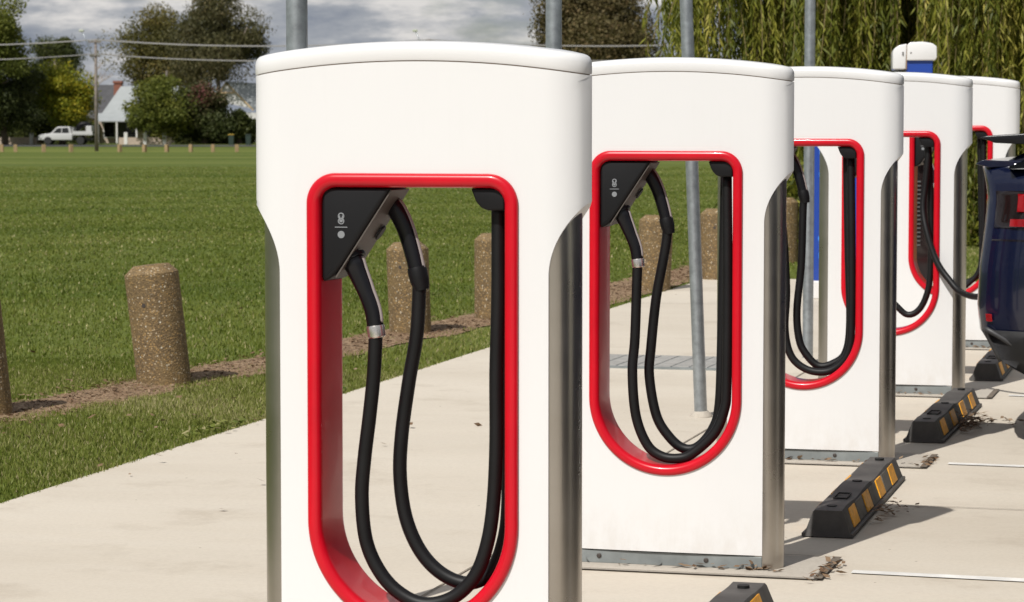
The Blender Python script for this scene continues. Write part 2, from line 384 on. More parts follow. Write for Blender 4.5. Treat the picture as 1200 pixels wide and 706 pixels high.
# ------------------------------------------------------------------ charging post (local: x across, y depth away, z up)
HW = .441; DEP = .17; OW = .2745; OT = 1.472; OB = .3245; CR = .075
def dsurf(w):
    a = abs(w)
    if a < .33: return .006*(a/.33)**2
    s = min(1, (a-.33)/(HW-.33)); return .006+.079*(1-sqrt(max(0, 1-s*s)))
def arch(w): return 1.80-.036*(w/HW)**2
def wz(z):
    if z < 1.22: return .351
    s = min(1, (z-1.22)/.185); return .351+.09*s**2.0
def shell_loops():
    pairs = []
    n = 14
    for i in range(n): s = i/n; a = -pi/2+s*pi/4; pairs.append(((OW*cos(a), OB+OW+OW*sin(a)), (.351*s, .05)))
    for i in range(n): s = i/n; a = -pi/4+s*pi/4; pairs.append(((OW*cos(a), OB+OW+OW*sin(a)), (.351, .05+(.549)*s)))
    n = 56; z0 = OB+OW; z1 = OT-CR
    for i in range(n): s = i/n; z = z0+s*(1.42-z0); pairs.append(((OW, z0+s*(z1-z0)), (wz(z), z)))
    n = 8
    zt = arch(HW)-.05
    for i in range(n): s = i/n; a = s*pi/4; pairs.append(((OW-CR+CR*cos(a), z1+CR*sin(a)), (HW, 1.42+(zt-1.42)*s)))
    for i in range(n): s = i/n; a = pi/4+s*pi/4; w = HW-s*.1; pairs.append(((OW-CR+CR*cos(a), z1+CR*sin(a)), (w, arch(w)-.05)))
    n = 14
    for i in range(n+1): s = i/n; w = (HW-.1)*(1-s); pairs.append((((OW-CR)*(1-s), OT), (w, arch(w)-.05)))
    left = [((-a[0], a[1]), (-b[0], b[1])) for a, b in pairs[1:-1]][::-1]
    return pairs+left
def shell(back=False):
    bm = bmesh.new(); P = shell_loops(); K = 14; rows = []
    for h, o in P:
        h = (h[0]*.985, (h[1]-.9)*.995+.9)
        row = []
        for k in range(K+1):
            s = k/K; w = h[0]*(1-s)+o[0]*s; z = h[1]*(1-s)+o[1]*s; d = dsurf(w)
            row.append((w, DEP-d if back else d, z))
        w, d, z = row[-1]; dd = -.011 if back else .011
        if abs(w) < HW-.02: row.append((w*.999, d+dd, z))
        else: row.append((w*.985, d, z))
        w, d, z = row[0]; row.insert(0, (w*1.004, d+dd, z))
        rows.append([bm.verts.new(q) for q in row])
    n = len(rows)
    for i in range(n):
        a = rows[i]; b_ = rows[(i+1) % n]
        for k in range(len(a)-1):
            f = (a[k], b_[k], b_[k+1], a[k+1]); bm.faces.new(f[::-1] if not back else f)
    # underside strip under the head
    for sgn in (-1, 1):
        prev = None
        for i in range(15):
            z = 1.22+.2*i/14; w = wz(z); d = dsurf(w)
            if not back: cur = (bm.verts.new((sgn*w, d+.001, z)), bm.verts.new((sgn*w, DEP/2, z)))
            else: cur = (bm.verts.new((sgn*w, DEP-d-.001, z)), bm.verts.new((sgn*w, DEP/2, z)))
            if prev: bm.faces.new((prev[0], prev[1], cur[1], cur[0]))
            prev = cur
    return bm
def ring_sweep(prof):
    """prof: list of (inset from the opening outline, depth)"""
    bm = bmesh.new(); path = []; nA = 48
    for i in range(nA+1): a = -pi+pi*i/nA; path.append((OW*cos(a), OB+OW+OW*sin(a), cos(a), sin(a)))
    for i in range(1, 9): path.append((OW, OB+OW+(OT-CR-OB-OW)*i/9, 1, 0))
    for i in range(13): a = pi/2*i/12; path.append((OW-CR+CR*cos(a), OT-CR+CR*sin(a), cos(a), sin(a)))
    for i in range(1, 6): path.append(((OW-CR)*(1-2*i/6), OT, 0, 1))
    for i in range(13): a = pi/2+pi/2*i/12; path.append((-OW+CR+CR*cos(a), OT-CR+CR*sin(a), cos(a), sin(a)))
    for i in range(1, 9): path.append((-OW, OT-CR-(OT-CR-OB-OW)*i/9, -1, 0))
    rows = [[bm.verts.new((x-nx*i_, d, z-nz*i_)) for i_, d in prof] for x, z, nx, nz in path]
    for i in range(len(rows)):
        a = rows[i]; b_ = rows[(i+1) % len(rows)]
        for k in range(len(prof)): k2 = (k+1) % len(prof); bm.faces.new((a[k], a[k2], b_[k2], b_[k]))
    bmesh.ops.recalc_face_normals(bm, faces=bm.faces); return bm
def lip(front):
    p = [(.000, .012), (-.001, -.002), (.002, -.007), (.008, -.0105), (.017, -.0115), (.025, -.0095), (.031, -.004), (.034, .004), (.0345, .012)]
    return p if front else [(a, DEP-b_) for a, b_ in p][::-1]
def plan_outline(inset=0, n=40):
    pts = []
    for i in range(n+1):
        s = -1+2*i/n; w = HW*sin(s*pi/2)*(.55)+HW*s*.45; pts.append((w, dsurf(w)))
    pts += [(w, DEP-d) for w, d in pts[::-1][1:-1]]
    o = []
    for w, d in pts:
        ww = w*(1-inset/HW); c = .085; dd = c+(d-c)*(1-min(1, inset/.085)); o.append((ww, dd))
    return o
def cap_mesh():
    bm = bmesh.new(); lv = [(.010, -.048), (.0015, -.047), (0, -.044), (0, -.020), (.0015, -.013), (.005, -.006), (.011, -.002), (.020, 0), (.045, .002), (.07, .003)]
    rings = []
    for ins, dz in lv: rings.append([bm.verts.new((w, d, arch(w)+dz)) for w, d in plan_outline(ins)])
    for r0, r1 in zip(rings, rings[1:]):
        for k in range(len(r0)): k2 = (k+1) % len(r0); bm.faces.new((r0[k], r0[k2], r1[k2], r1[k]))
    r = rings[-1]; n = len(r)//2
    for i in range(n):
        a, b_, c, d = r[i], r[i+1], r[(-(i+1)) % len(r)], r[(-i) % len(r)]
        vs_ = []
        for v in (a, b_, c, d):
            if v not in vs_: vs_.append(v)
        if len(vs_) > 2: bm.faces.new(vs_)
    bmesh.ops.recalc_face_normals(bm, faces=bm.faces); return bm
def seal_mesh():
    bm = bmesh.new(); rings = []
    for ins, dz in ((.006, -.060), (.006, -.040)): rings.append([bm.verts.new((w, d, arch(w)+dz)) for w, d in plan_outline(ins)])
    for k in range(len(rings[0])): k2 = (k+1) % len(rings[0]); bm.faces.new((rings[0][k], rings[0][k2], rings[1][k2], rings[1][k]))
    return bm
def side_mesh(sgn):
    bm = bmesh.new(); cols = []; n = 20
    zs = [0, .4, .8, 1.2, 1.33]
    for i in range(n+1):
        a = -pi/2+pi*i/n; w = .343+.072*cos(a)**.85 if cos(a) > 1e-6 else .343; d = .085+.071*sin(a)
        cols.append([bm.verts.new((sgn*w, d, z if z < 1.3 else min(1.385, 1.21+.185*sqrt(max(0, (w-.352)/.09))+.03))) for z in zs])
    for a, b_ in zip(cols, cols[1:]):
        for k in range(len(zs)-1): bm.faces.new((a[k], b_[k], b_[k+1], a[k+1]))
    for a, b_ in ((cols[0], 1), (cols[-1], -1)):
        q = [bm.verts.new((v.co.x-sgn*.02, v.co.y, v.co.z)) for v in a]
        for k in range(len(zs)-1): bm.faces.new((a[k], a[k+1], q[k+1], q[k]))
    bmesh.ops.recalc_face_normals(bm, faces=bm.faces); return bm
def handle(path, r0s, collar, parent, sidevec):
    P = smoothpath(path, 6); n = len(P); rs = [np.interp(i/(n-1), [0, .12, .3, .6, 1], r0s) for i in range(n)]
    bm = bmesh.new(); tube(bm, P, rs, 16, (Vector((0, 1, 0)), .85)); h = obj('plug', bm, M['black2'], parent, smooth=True)
    # collar behind the head of the plug
    bm = bmesh.new(); i0 = int(n*.16); tube(bm, P[i0:i0+3], [rs[i0]*1.28]*3, 16, (Vector((0, 1, 0)), .9)); sharp(obj('plug_flange', bm, M['black'], h))
    # grey strip down the outer side
    Q = []
    for i in range(int(n*.22), n-1):
        tt = (P[min(i+1, n-1)]-P[i-1]).normalized(); nn = Vector((tt.z*-1, 0, tt.x)); nn = nn if nn.x > 0 else -nn
        Q.append(P[i]+nn*(rs[i]-.0035)+Vector((0, -.003, 0)))
    bm = bmesh.new(); tube(bm, Q, [.0015 if k in (0, len(Q)-1) else .0062 for k in range(len(Q))], 10); obj('grip_strip', bm, M['strip'], h, smooth=True)
    tt = (P[-1]-P[-3]).normalized()
    bm = bmesh.new(); a = P[-1]-tt*.004
    if collar:
        tube(bm, [a, a+tt*.003, a+tt*.028, a+tt*.031], [.0225, .0235, .0225, .020], 20); sharp(obj('collar', bm, M['collar'], h))
    else:
        a = P[-1]-tt*.03
        tube(bm, [a, a+tt*.01, a+tt*.035, a+tt*.06], [.0235, .0255, .0245, .0195], 20); sharp(obj('strain_relief', bm, M['black'], h))
    return h
def cable(parent, pts, r=.0178):
    bm = bmesh.new(); P = smoothpath(pts, 8); tube(bm, P, r, 14); return obj('cable', bm, M['cable'], parent, smooth=True)

C = {
 'a0': [(-.110, .05, 1.085), (-.111, .05, 1.059), (-.116, .05, .967), (-.128, .05, .858), (-.142, .05, .749), (-.149, .05, .651), (-.138, .05, .542), (-.102, .05, .464), (-.05, .05, .412), (.016, .05, .387), (.09, .052, .406), (.148, .054, .463), (.180, .056, .547), (.196, .058, .655), (.203, .058, .805), (.203, .058, .976), (.208, .058, 1.168), (.208, .06, 1.40)],
 'b0': [(-.018, .12, 1.20), (-.018, .12, 1.169), (-.025, .12, 1.061), (-.046, .12, .941), (-.065, .12, .809), (-.07, .12, .7), (-.054, .12, .591), (-.013, .12, .505), (.046, .12, .451), (.114, .12, .433), (.172, .12, .466), (.205, .12, .548), (.216, .12, .646), (.218, .12, .841), (.218, .12, 1.013), (.214, .12, 1.185), (.206, .12, 1.40)],
 'a1': [(-.110, .05, 1.085), (-.113, .05, 1.03), (-.12, .05, .808), (-.129, .05, .685), (-.116, .05, .53), (-.075, .05, .427), (-.022, .05, .386), (.04, .05, .38), (.092, .05, .4), (.169, .05, .473), (.205, .05, .559), (.213, .05, .647), (.215, .05, .989), (.208, .06, 1.40)],
 'b1': [(-.018, .12, 1.20), (-.022, .12, 1.15), (-.034, .12, 1.08), (-.059, .12, .945), (-.077, .12, .77), (-.083, .12, .665), (-.057, .12, .525), (-.01, .12, .449), (.043, .12, .408), (.096, .12, .416), (.149, .12, .48), (.173, .12, .569), (.181, .12, .81), (.191, .12, 1.40)],
 'a2': [(-.110, .05, 1.085), (-.10, .05, 1.03), (-.085, .05, .778), (-.091, .05, .597), (-.062, .05, .475), (.01, .05, .414), (.101, .05, .405), (.171, .05, .446), (.208, .05, .518), (.216, .05, .64), (.215, .05, .96), (.205, .06, 1.40)],
 'b2': [(-.018, .12, 1.20), (-.023, .12, 1.14), (-.029, .12, .897), (-.048, .12, .684), (-.039, .12, .557), (-.011, .12, .487), (.053, .12, .425), (.125, .12, .439), (.18, .12, .492), (.198, .12, .634), (.188, .12, .956), (.177, .12, 1.40)],
 'a3': [(-.110, .05, 1.085), (-.112, .06, 1.03), (-.11, .08, .8), (-.08, .1, .6), (.022, .1, .489), (.09, .1, .437), (.157, .1, .473), (.202, .1, .58), (.215, .1, .729), (.215, .1, .936), (.208, .1, 1.156), (.195, .1, 1.40)],
}
def holster(parent):
    bm = bmesh.new()
    pts = [(-.2385, 1.437), (-.055, 1.437), (-.088, 1.388), (-.186, 1.242), (-.203, 1.220), (-.214, 1.209), (-.227, 1.202), (-.2385, 1.200)]
    prism(bm, pts, .006, .150, 'y', .010); h = sharp(obj('holster', bm, M['black'], parent), 60)
    # grey underside the plugs sit in
    bm = bmesh.new(); off = Vector((.832, 0, -.555)); a = Vector((-.205, 0, 1.212)); b_ = Vector((-.058, 0, 1.432)); e0 = .0; e1 = .0035
    vs_ = []
    for y in (.014, .158):
        for p in (a, b_):
            for o_ in (e0, e1): vs_.append(bm.verts.new((p.x+off.x*o_, y, p.z+off.z*o_)))
    for f in ((0, 1, 3, 2), (4, 6, 7, 5), (0, 4, 5, 1), (2, 3, 7, 6), (1, 5, 7, 3), (0, 2, 6, 4)): bm.faces.new([vs_[i] for i in f])
    bmesh.ops.recalc_face_normals(bm, faces=bm.faces)
    obj('socket_plate', bm, M['grey'], h)
    for (w, y, z) in ((-.168, .05, 1.262), (-.127, .125, 1.323), (-.083, .12, 1.390)):
        bm = bmesh.new(); d = off; c = Vector((w, y, z))+off*.004
        tube(bm, [c, c+d*.005], [.022, .020], 18, (Vector((0, 1, 0)), .8)); obj('socket', bm, M['socket'], h)
    # printed marks: two-lobed symbol, bar, round dot
    bm = bmesh.new()
    def disc(x, z, r, ri=0):
        prof = [(ri, 0), (ri, .0012), (r, .0012), (r, 0)] if ri else [(r, 0), (r, .0012)]
        mt = Matrix.Translation((x, .006, z)) @ Matrix.Rotation(pi/2, 4, 'X'); lathe(bm, prof, 20, mt, close=not ri)
    disc(-.186, 1.3655, .0085, .0055); disc(-.186, 1.353, .0085, .006); 
    box(bm, (-.1895, .0052, 1.359), (.0022, .0014, .016)); box(bm, (-.1825, .0052, 1.359), (.0022, .0014, .016)); disc(-.186, 1.353, .0035)
    box(bm, (-.186, .0053, 1.3375), (.033, .0014, .0022)); disc(-.186, 1.319, .0092)
    obj('printed_marks', bm, M['icon'], h)
    handle([(-.184, .055, 1.272), (-.170, .05, 1.252), (-.158, .05, 1.226), (-.134, .05, 1.171), (-.118, .05, 1.128), (-.111, .05, 1.085)], [.021, .029, .029, .0225, .0215], True, parent, None)
    handle([(-.105, .12, 1.400), (-.088, .12, 1.391), (-.070, .12, 1.366), (-.052, .12, 1.327), (-.034, .12, 1.270), (-.018, .12, 1.205)], [.019, .024, .025, .0235, .0215], False, parent, None)
    return h
def outlet(parent):
    bm = bmesh.new(); prism(bm, [(.151, 1.437), (.2385, 1.437), (.2385, 1.382), (.195, 1.382), (.178, 1.388), (.164, 1.404)], .008, .152, 'y', .006)
    sharp(obj('cable_outlet', bm, M['black'], parent), 50)
def make_post(i, base=None):
    loc = V*W0+U*(T0+SP*i); loc.z = .011*SP*i+.0175
    if base is None:
        r = empty('charging_post', loc, -ANG)
        a = obj('front_shell', shell(), M['white'], r); sharp(a, 40)
        a = obj('back_shell', shell(True), M['white'], r); sharp(a, 40)
        a = obj('top_cap', cap_mesh(), M['white'], r); sharp(a, 50)
        obj('cap_seam', seal_mesh(), M['seam'], r)
        for s in (-1, 1): sharp(obj('side_panel', side_mesh(s), M['steel'], r), 40)
        bm = ring_sweep([(.000, .012), (-.001, -.002), (.002, -.007), (.008, -.0105), (.017, -.0115), (.025, -.0095), (.031, -.004), (.034, .004), (.0345, .012), (.0345, DEP-.012), (.034, DEP-.004), (.031, DEP+.004), (.025, DEP+.0095), (.017, DEP+.0115), (.008, DEP+.0105), (.002, DEP+.007), (-.001, DEP+.002), (0, DEP-.012)])
        sharp(obj('opening_rim', bm, M['red'], r), 60)
        sk = obj('base_skirt', bxm((0, .085, .023), (.70, .150, .046), bev=.002), M['galv'], r)
        for wx in (-.24, .15):
            bm = bmesh.new(); mt = Matrix.Translation((wx, .011, .026)) @ Matrix.Rotation(pi/2, 4, 'X'); lathe(bm, [(.009, 0), (.009, .004), (.005, .006)], 10, mt)
            obj('bolt', bm, M['bolt'], sk)
        holster(r); outlet(r)
    else:
        r = copy_tree(base); r.location = loc
    return r
posts = [make_post(0)]
for i in range(1, 5): posts.append(make_post(i, posts[0]))
for i, ks in enumerate((('a0', 'b0'), ('a1', 'b1'), ('a2', 'b2'), ('a3',), ('a1', 'b2'))):
    for k in ks: cable(posts[i], C[k])
# the fourth charger's second lead runs out of the opening to the parked car; its plug leaves the holster
pl = sorted([c for c in children(posts[3]) if c.name.startswith('plug')], key=lambda c: c.name)[-1]
for ch in children(pl): bpy.data.objects.remove(ch)
bpy.data.objects.remove(pl)
CAR = (1.0,)
cable(posts[3], [(.200, .06, 1.40), (.197, .055, 1.30), (.185, .05, 1.157), (.177, .035, 1.037), (.205, .00, .904), (.262, -.03, .751), (.333, -.06, .652), (.42, -.12, .577), (.56, -.28, .58), (.72, -.50, .74), (.82, -.62, .90)])
L = ['Nearest white charging post with red rimmed opening, its base cut off by the picture edge',
     'Second nearest white charging post, with a galvanised pole visible through its red opening',
     'Third white charging post, standing beyond the whole black and yellow wheel stop',
     'Fourth white charging post, with one black cable running out to the dark blue car',
     'Farthest white charging post, partly hidden by the rear of the dark blue car']
for p, l in zip(posts, L): tag(p, l, 'charging post', 'white and red charging posts in a row')

# ------------------------------------------------------------------ rubber wheel stops
M['rubber'] = mat('black_rubber', (.060, .055, .050), .6, noise=(7, .55), bump=(30, .25, .004))
M['padgrey'] = mat('worn_rubber_pad', (.13, .12, .105), .65, noise=(12, .4))
M['yellow'] = mat('yellow_reflector', (.85, .38, .012), .45, noise=(40, .30), bump=(120, .5, .002))
def stop_section(h): return [(-.098, 0), (-.098, .012), (-.086, .014), (-.058, h-.006), (-.052, h), (.052, h), (.058, h-.006), (.086, .014), (.098, .012), (.098, 0)]
def make_stop():
    r = empty('wheel_stop', (0, 0, 0))
    bm = bmesh.new(); L_ = 1.64; ys_ = [0, .012, .03]+[.03+(L_-.06)*i/30 for i in range(1, 30)]+[L_-.03, L_-.012, L_]
    rings = []
    for k, y in enumerate(ys_):
        h = .098+.004*sin(y*11)
        e_ = min(y, L_-y); sc = .82 if e_ == 0 else 1; yy = y+(0 if e_ > .02 else 0)
        rings.append([bm.verts.new((x, (y+ (.022*z/.1 if y < .2 else (-.022*z/.1 if y > L_-.2 else 0))), z)) for x, z in stop_section(h)])
    for r0, r1 in zip(rings, rings[1:]):
        for k in range(len(r0)-1): bm.faces.new((r0[k], r0[k+1], r1[k+1], r1[k]))
    bm.faces.new(rings[0]); bm.faces.new(rings[-1][::-1]); bmesh.ops.recalc_face_normals(bm, faces=bm.faces)
    body = sharp(obj('body', bm, M['rubber'], r), 30)
    # slanted reflective blocks on each long side
    for sd in (1, -1):
        for c in (.21, .60, .99, 1.38):
            bm = bmesh.new(); pts = []
            for (s, yy) in ((0.03, -.082), (0.03, .082), (.97, .076), (.97, -.076)):
                x = (.0835-.0255*s)*sd; z = .018+.074*s
                pts.append(Vector((x, c+yy, z)))
            nrm = Vector((.96*sd, 0, .30)); A = [bm.verts.new(p-nrm*.004) for p in pts]; B = [bm.verts.new(p+nrm*.0045) for p in pts]
            bm.faces.new(B); bm.faces.new(A[::-1])
            for k in range(4): bm.faces.new((A[k], A[(k+1) % 4], B[(k+1) % 4], B[k]))
            bmesh.ops.recalc_face_normals(bm, faces=bm.faces); obj('reflector', bm, M['yellow'], r)
        for c in (.405, .795, 1.185):
            bm = bmesh.new(); nrm = Vector((.96*sd, 0, .30)); pts = [Vector(((.0835-.0255*q[0])*sd, c+q[1], .018+.074*q[0])) for q in ((.03, -.092), (.03, .092), (.97, .088), (.97, -.088))]
            A = [bm.verts.new(p-nrm*.004) for p in pts]; B = [bm.verts.new(p+nrm*.0030) for p in pts]; bm.faces.new(B); bm.faces.new(A[::-1])
            for k in range(4): bm.faces.new((A[k], A[(k+1) % 4], B[(k+1) % 4], B[k]))
            bmesh.ops.recalc_face_normals(bm, faces=bm.faces); obj('side_pad', bm, M['padgrey'], r)
    # worn bright stripe at the end and moulded recess outlines on top
    for y in (.12, .82, 1.52):
        bm = bmesh.new(); tube(bm, [Vector((0, y, .094)), Vector((0, y, .1045))], [.02, .02], 16); obj('bolt_hole', bm, M['socket'], r)
    bm = bmesh.new()
    for (x, y, sx, sy) in ((-.025, .40, .004, .14), (.025, .40, .004, .14), (0, .33, .05, .004), (0, .47, .05, .004)): box(bm, (x, y, .1005), (sx, sy, .006))
    obj('moulded_outline', bm, M['socket'], r)
    return r
st0 = make_stop()
SL = ['Black rubber wheel stop cut off by the bottom edge of the photo', 'Whole black rubber wheel stop with yellow blocks, in the shadow beside the second charger',
      'Black and yellow wheel stop with a pile of dry leaves beside it', 'Wheel stop half hidden beneath the rear bumper of the dark blue car']
for i, tt in enumerate((6.92, 10.08, 13.0, 15.95)):
    o = st0 if i == 0 else copy_tree(st0)
    o.location = RC(-1.60, tt, .016); o.rotation_euler = (radians(.63), 0, -ANG+radians((.3, .6, -.5, .8)[i]))
    tag(o, SL[i], 'wheel stop', 'rubber wheel stops at the bay ends')

# ------------------------------------------------------------------ galvanised poles
PL = ['Leftmost galvanised steel pole, rising behind the left corner of the nearest charger', 'Galvanised pole rising above the right end of the nearest charger',
      'Leaning galvanised pole seen whole through the opening of the second charger', 'Galvanised pole seen through the opening of the third charger']
p0 = empty('galvanised_pole', (0, 0, 0))
bm = bmesh.new(); lathe(bm, [(.0335, 0), (.0335, 3.1)], 28); sharp(obj('shaft', bm, M['galvpole'], p0))
bm = bmesh.new(); lathe(bm, [(.037, 3.07), (.037, 3.105), (.030, 3.118), (.012, 3.122)], 24); sharp(obj('end_cap', bm, M['galv'], p0))
bm = bmesh.new(); lathe(bm, [(.060, 0), (.056, .012), (.038, .03)], 24); sharp(obj('base_grout', bm, M['pad'], p0))
for i, (x, y, lx) in enumerate(((-.665, 8.37, 0), (.172, 11.15, 0), (.99, 14.06, -.040), (1.865, 16.95, -.0))):
    o = p0 if i == 0 else copy_tree(p0)
    o.location = (x, y, float(gz(x, y))+.012); o.rotation_euler = (0, lx, 0)
    tag(o, PL[i], 'pole', 'galvanised poles behind the chargers')

# ------------------------------------------------------------------ aggregate bollards
def bollard_mesh(seed, hgt=.66, r=.150):
    rr = np.random.default_rng(seed); bm = bmesh.new(); prof = [(r, -.05)]+[(r, hgt*k/8) for k in range(0, 8)]+[(r, hgt-.048), (r-.052, hgt)]
    seg = 48; rings = []
    for a, z in prof:
        rings.append([bm.verts.new((a*cos(2*pi*k/seg)*(1+rr.normal()*.004), a*sin(2*pi*k/seg)*(1+rr.normal()*.004), z+(rr.normal()*.002 if z > .5 else 0))) for k in range(seg)])
    for r0, r1 in zip(rings, rings[1:]):
        for k in range(seg): bm.faces.new((r0[k], r0[(k+1) % seg], r1[(k+1) % seg], r1[k]))
    bm.faces.new(rings[-1]); return bm
BL = ['Speckled concrete bollard cut off by the left edge of the photo', 'Large speckled concrete bollard leaning at the edge of the lawn left of the nearest charger',
      'Concrete bollard seen between the two hanging cables of the nearest charger', 'Concrete bollard half hidden behind the right hand cables of the nearest charger',
      'Concrete bollard seen between the hanging cables in the second charger', 'Concrete bollard at the path end, right of the pole in the second charger opening',
      'Concrete bollard glimpsed in front of the willow at the left of the third charger opening']
BP = [(-2.80, 14.25, -.10), (-2.04, 15.78, -.11), (-.725, 19.2, -.035), (-.135, 20.4, 0), (1.23, 23.5, .045), (1.89, 24.9, .0), (2.78, 27.6, 0)]
bol = []
for i, (x, y, lean) in enumerate(BP):
    b0 = empty('bollard', (x, y, float(gz(x, y))), .9*i, label=BL[i], cat='bollard', group='aggregate bollards along the lawn edge')
    b0.rotation_euler = (0, lean, 0)
    c_ = sharp(obj('concrete_body', bollard_mesh(i, .715 if i == 1 else .66, .158 if i == 1 else .15), M['aggregate'], b0), 30)
    bm = bmesh.new(); tt = -pi/2+(-.35, -.3, -.35, .2, .9, -.2, 0)[i]
    q = Vector((cos(tt), sin(tt), 0)); tube(bm, [q*.146+Vector((0, 0, .49)), q*(.1592 if i == 1 else .1512)+Vector((0, 0, .49))], [.014, .012], 12); obj('fixing_hole', bm, M['bolt'], b0)
# far row of timber bollards
M['timber'] = mat('weathered_timber', (.30, .21, .11), .9, noise=(8, .3))
tb = None
FB = [3, 19, 52, 84, 141, 170, 196, 224, 250, 278]
FL = ['far timber bollard at the very left edge of the photo', 'far timber bollard second from the left edge, left of the truck', 'far timber bollard in front of the bonnet of the white truck', 'far timber bollard below the tray of the white truck',
      'far timber bollard just right of the brown utility pole', 'far timber bollard second to the right of the utility pole', 'far timber bollard third to the right of the utility pole', 'far timber bollard fourth to the right of the utility pole', 'far timber bollard second from the nearest charger', 'far timber bollard closest to the left side of the nearest charger']
for i, px in enumerate(FB):
    Y = 226; x = PD(px, Y)*1.002
    if tb is None:
        bm = bmesh.new(); box(bm, (0, 0, .32), (.30, .30, .66), 0, .03); tb = obj('timber_bollard', bm, M['timber']); o = tb
    else: o = tb.copy(); COL.objects.link(o)
    o.location = (x, Y, float(gz(x, Y))-.02); o.rotation_euler = (0, radians(random.uniform(-2, 2)), .2*i)
    tag(o, FL[i], 'bollard', 'far timber bollards beside the road')

# ------------------------------------------------------------------ dark blue car
def hatch():
    M['navy'] = mat('navy_paint', (.003, .0055, .022), .2, 0, coat=.6, spec=.4)
    M['glass'] = mat('car_glass', (.006, .007, .008), .05, spec=.8)
    M['trim'] = mat('bumper_plastic', (.035, .035, .037), .5)
    M['chrome'] = mat('chrome', (.75, .74, .72), .12, 1)
    M['tail'] = mat('tail_red', (.40, .005, .009), .12, coat=1)
    M['taildark'] = mat('tail_dark', (.018, .012, .012), .08, coat=1)
    M['tyre'] = mat('tyre', (.02, .02, .02), .8, bump=(40, .3, .004)); M['alloy'] = mat('alloy', (.45, .46, .47), .3, .9)
    yc = RC(-1.32, 13.70)
    r = empty('parked_car', yc, -ANG, label='dark navy blue car, only its rear end showing at the right edge', cat='car')
    Lc = 5.0
    # ring heights and half widths (k index), x forward from the tail, y far side
    zk = [.30, .34, .42, .56, .68, .87, 1.00, 1.10, 1.19, 1.25, 1.32, 1.345, 1.36]
    wk = [.70, .86, .93, .965, .985, .99, .985, .975, .955, .94, .905, .86, .60]
    ro = [.33, .24, .10, .012, .0, .010, .026, .036, .042, .034, .018, .012, .00]       # tail profile
    hoodz = lambda x: np.interp(x, [0, .5, 3.4, 3.9, 4.7, 5.0], [1.0, 1, 1, .93, .78, .62])
    def P(x, k, sg):
        s = x/Lc; top = hoodz(x); z = zk[k]; z = z if z < .6 else .6+(z-.6)*((1.36*top-.6)/.76)
        w = wk[k]; e_ = max(0, 1-x/.55); w_ = w*(1-.13*e_**2.6); f_ = max(0, (x-4.2)/.8); w_ *= 1-.22*f_**2
        xx = x + ro[k]*max(0, 1-x/.7)
        if k <= 1: z -= .05*min(1, max(0, (x-.35)/.4))
        return Vector((xx, sg*w_, z))
    xsl = [0, .03, .08, .15, .25, .38, .55, .8, 1.1, 1.5, 2, 2.5, 3, 3.4, 3.7, 4, 4.3, 4.6, 4.85, 5.0]
    bm = bmesh.new(); rings = []; nk = len(zk)
    for x in xsl: rings.append([bm.verts.new(P(x, k, -1)) for k in range(nk)]+[bm.verts.new(P(x, k, 1)) for k in range(nk-1, -1, -1)])
    mats = []
    for r0, r1 in zip(rings, rings[1:]):
        for k in range(2*nk-1):
            f = bm.faces.new((r0[k], r0[k+1], r1[k+1], r1[k])); kk = k if k < nk else 2*nk-2-k
    # tail face: columns between the two sides, bulging backwards
    def tailgrid(rg, sgn):
        cols = []; nC = 8
        for k in range(nk):
            a, b_ = rg[k], rg[2*nk-1-k]; row = [a]
            for c in range(1, nC):
                s = c/nC; q = a.co.lerp(b_.co, s); q.x -= sgn*.075*sin(pi*s)**.8; row.append(bm.verts.new(q))
            row.append(b_); cols.append(row)
        for a, b_ in zip(cols, cols[1:]):
            for c in range(nC): bm.faces.new((a[c], b_[c], b_[c+1], a[c+1]))
        return cols
    tailgrid(rings[0], 1); tailgrid(rings[-1], -1)
    bm.faces.new([v for rg in (rings[0],) for v in (rg[0], rg[2*nk-1])]+[rings[-1][2*nk-1], rings[-1][0]])
    bmesh.ops.recalc_face_normals(bm, faces=bm.faces)
    body = obj('body', bm, M['navy'], r, smooth=True)
    # patch offset from the near or far side
    def patch(name, mt, x0, x1, k0, k1, sg, off=.006, par=None, nx=8, slant=0):
        b3 = bmesh.new(); g = []
        for i in range(nx+1):
            row = []
            for j in range(7):
                kf = k0+(k1-k0)*j/6; ki = min(nk-2, int(kf)); fr = kf-ki; x = x0+(x1-x0)*i/nx+slant*j/6
                p = P(x, ki, sg).lerp(P(x, ki+1, sg), fr)
                p2 = P(x+.01, ki, sg).lerp(P(x+.01, ki+1, sg), fr); kk = min(ki+1, nk-1)
                d1 = (p2-p).normalized(); d2 = (P(x, kk, sg)-P(x, ki, sg)).normalized(); nn = d1.cross(d2)
                if nn.y*sg < 0: nn = -nn
                row.append(b3.verts.new(p+nn*off))
            g.append(row)
        for a, b_ in zip(g, g[1:]):
            for j in range(6): b3.faces.new((a[j], a[j+1], b_[j+1], b_[j]))
        bmesh.ops.solidify(b3, geom=b3.faces[:], thickness=.004); bmesh.ops.recalc_face_normals(b3, faces=b3.faces)
        return obj(name, b3, mt, par or r, smooth=True)
    for sg in (-1, 1):
        patch('bumper_trim', M['trim'], .0, .95, 0, 3.1, sg, .008)
        patch('sill_trim', M['trim'], 1.4, 3.5, 0, 1.6, sg, .008)
        t_ = patch('tail_lamp', M['taildark'], .035, .42, 6.55, 8.6, sg, .006)
        patch('red_lens', M['tail'],   .15, .43, 7.3, 8.35, sg, .018, t_)
        patch('red_lens', M['tail'], .12, .43, 6.6, 6.95, sg, .018, t_)
        patch('corner_reflector', M['tail'], .03, .06, 3.45, 3.75, sg, .010)
        patch('bumper_seam', M['taildark'], .03, .75, 5.95, 6.0, sg, .003)
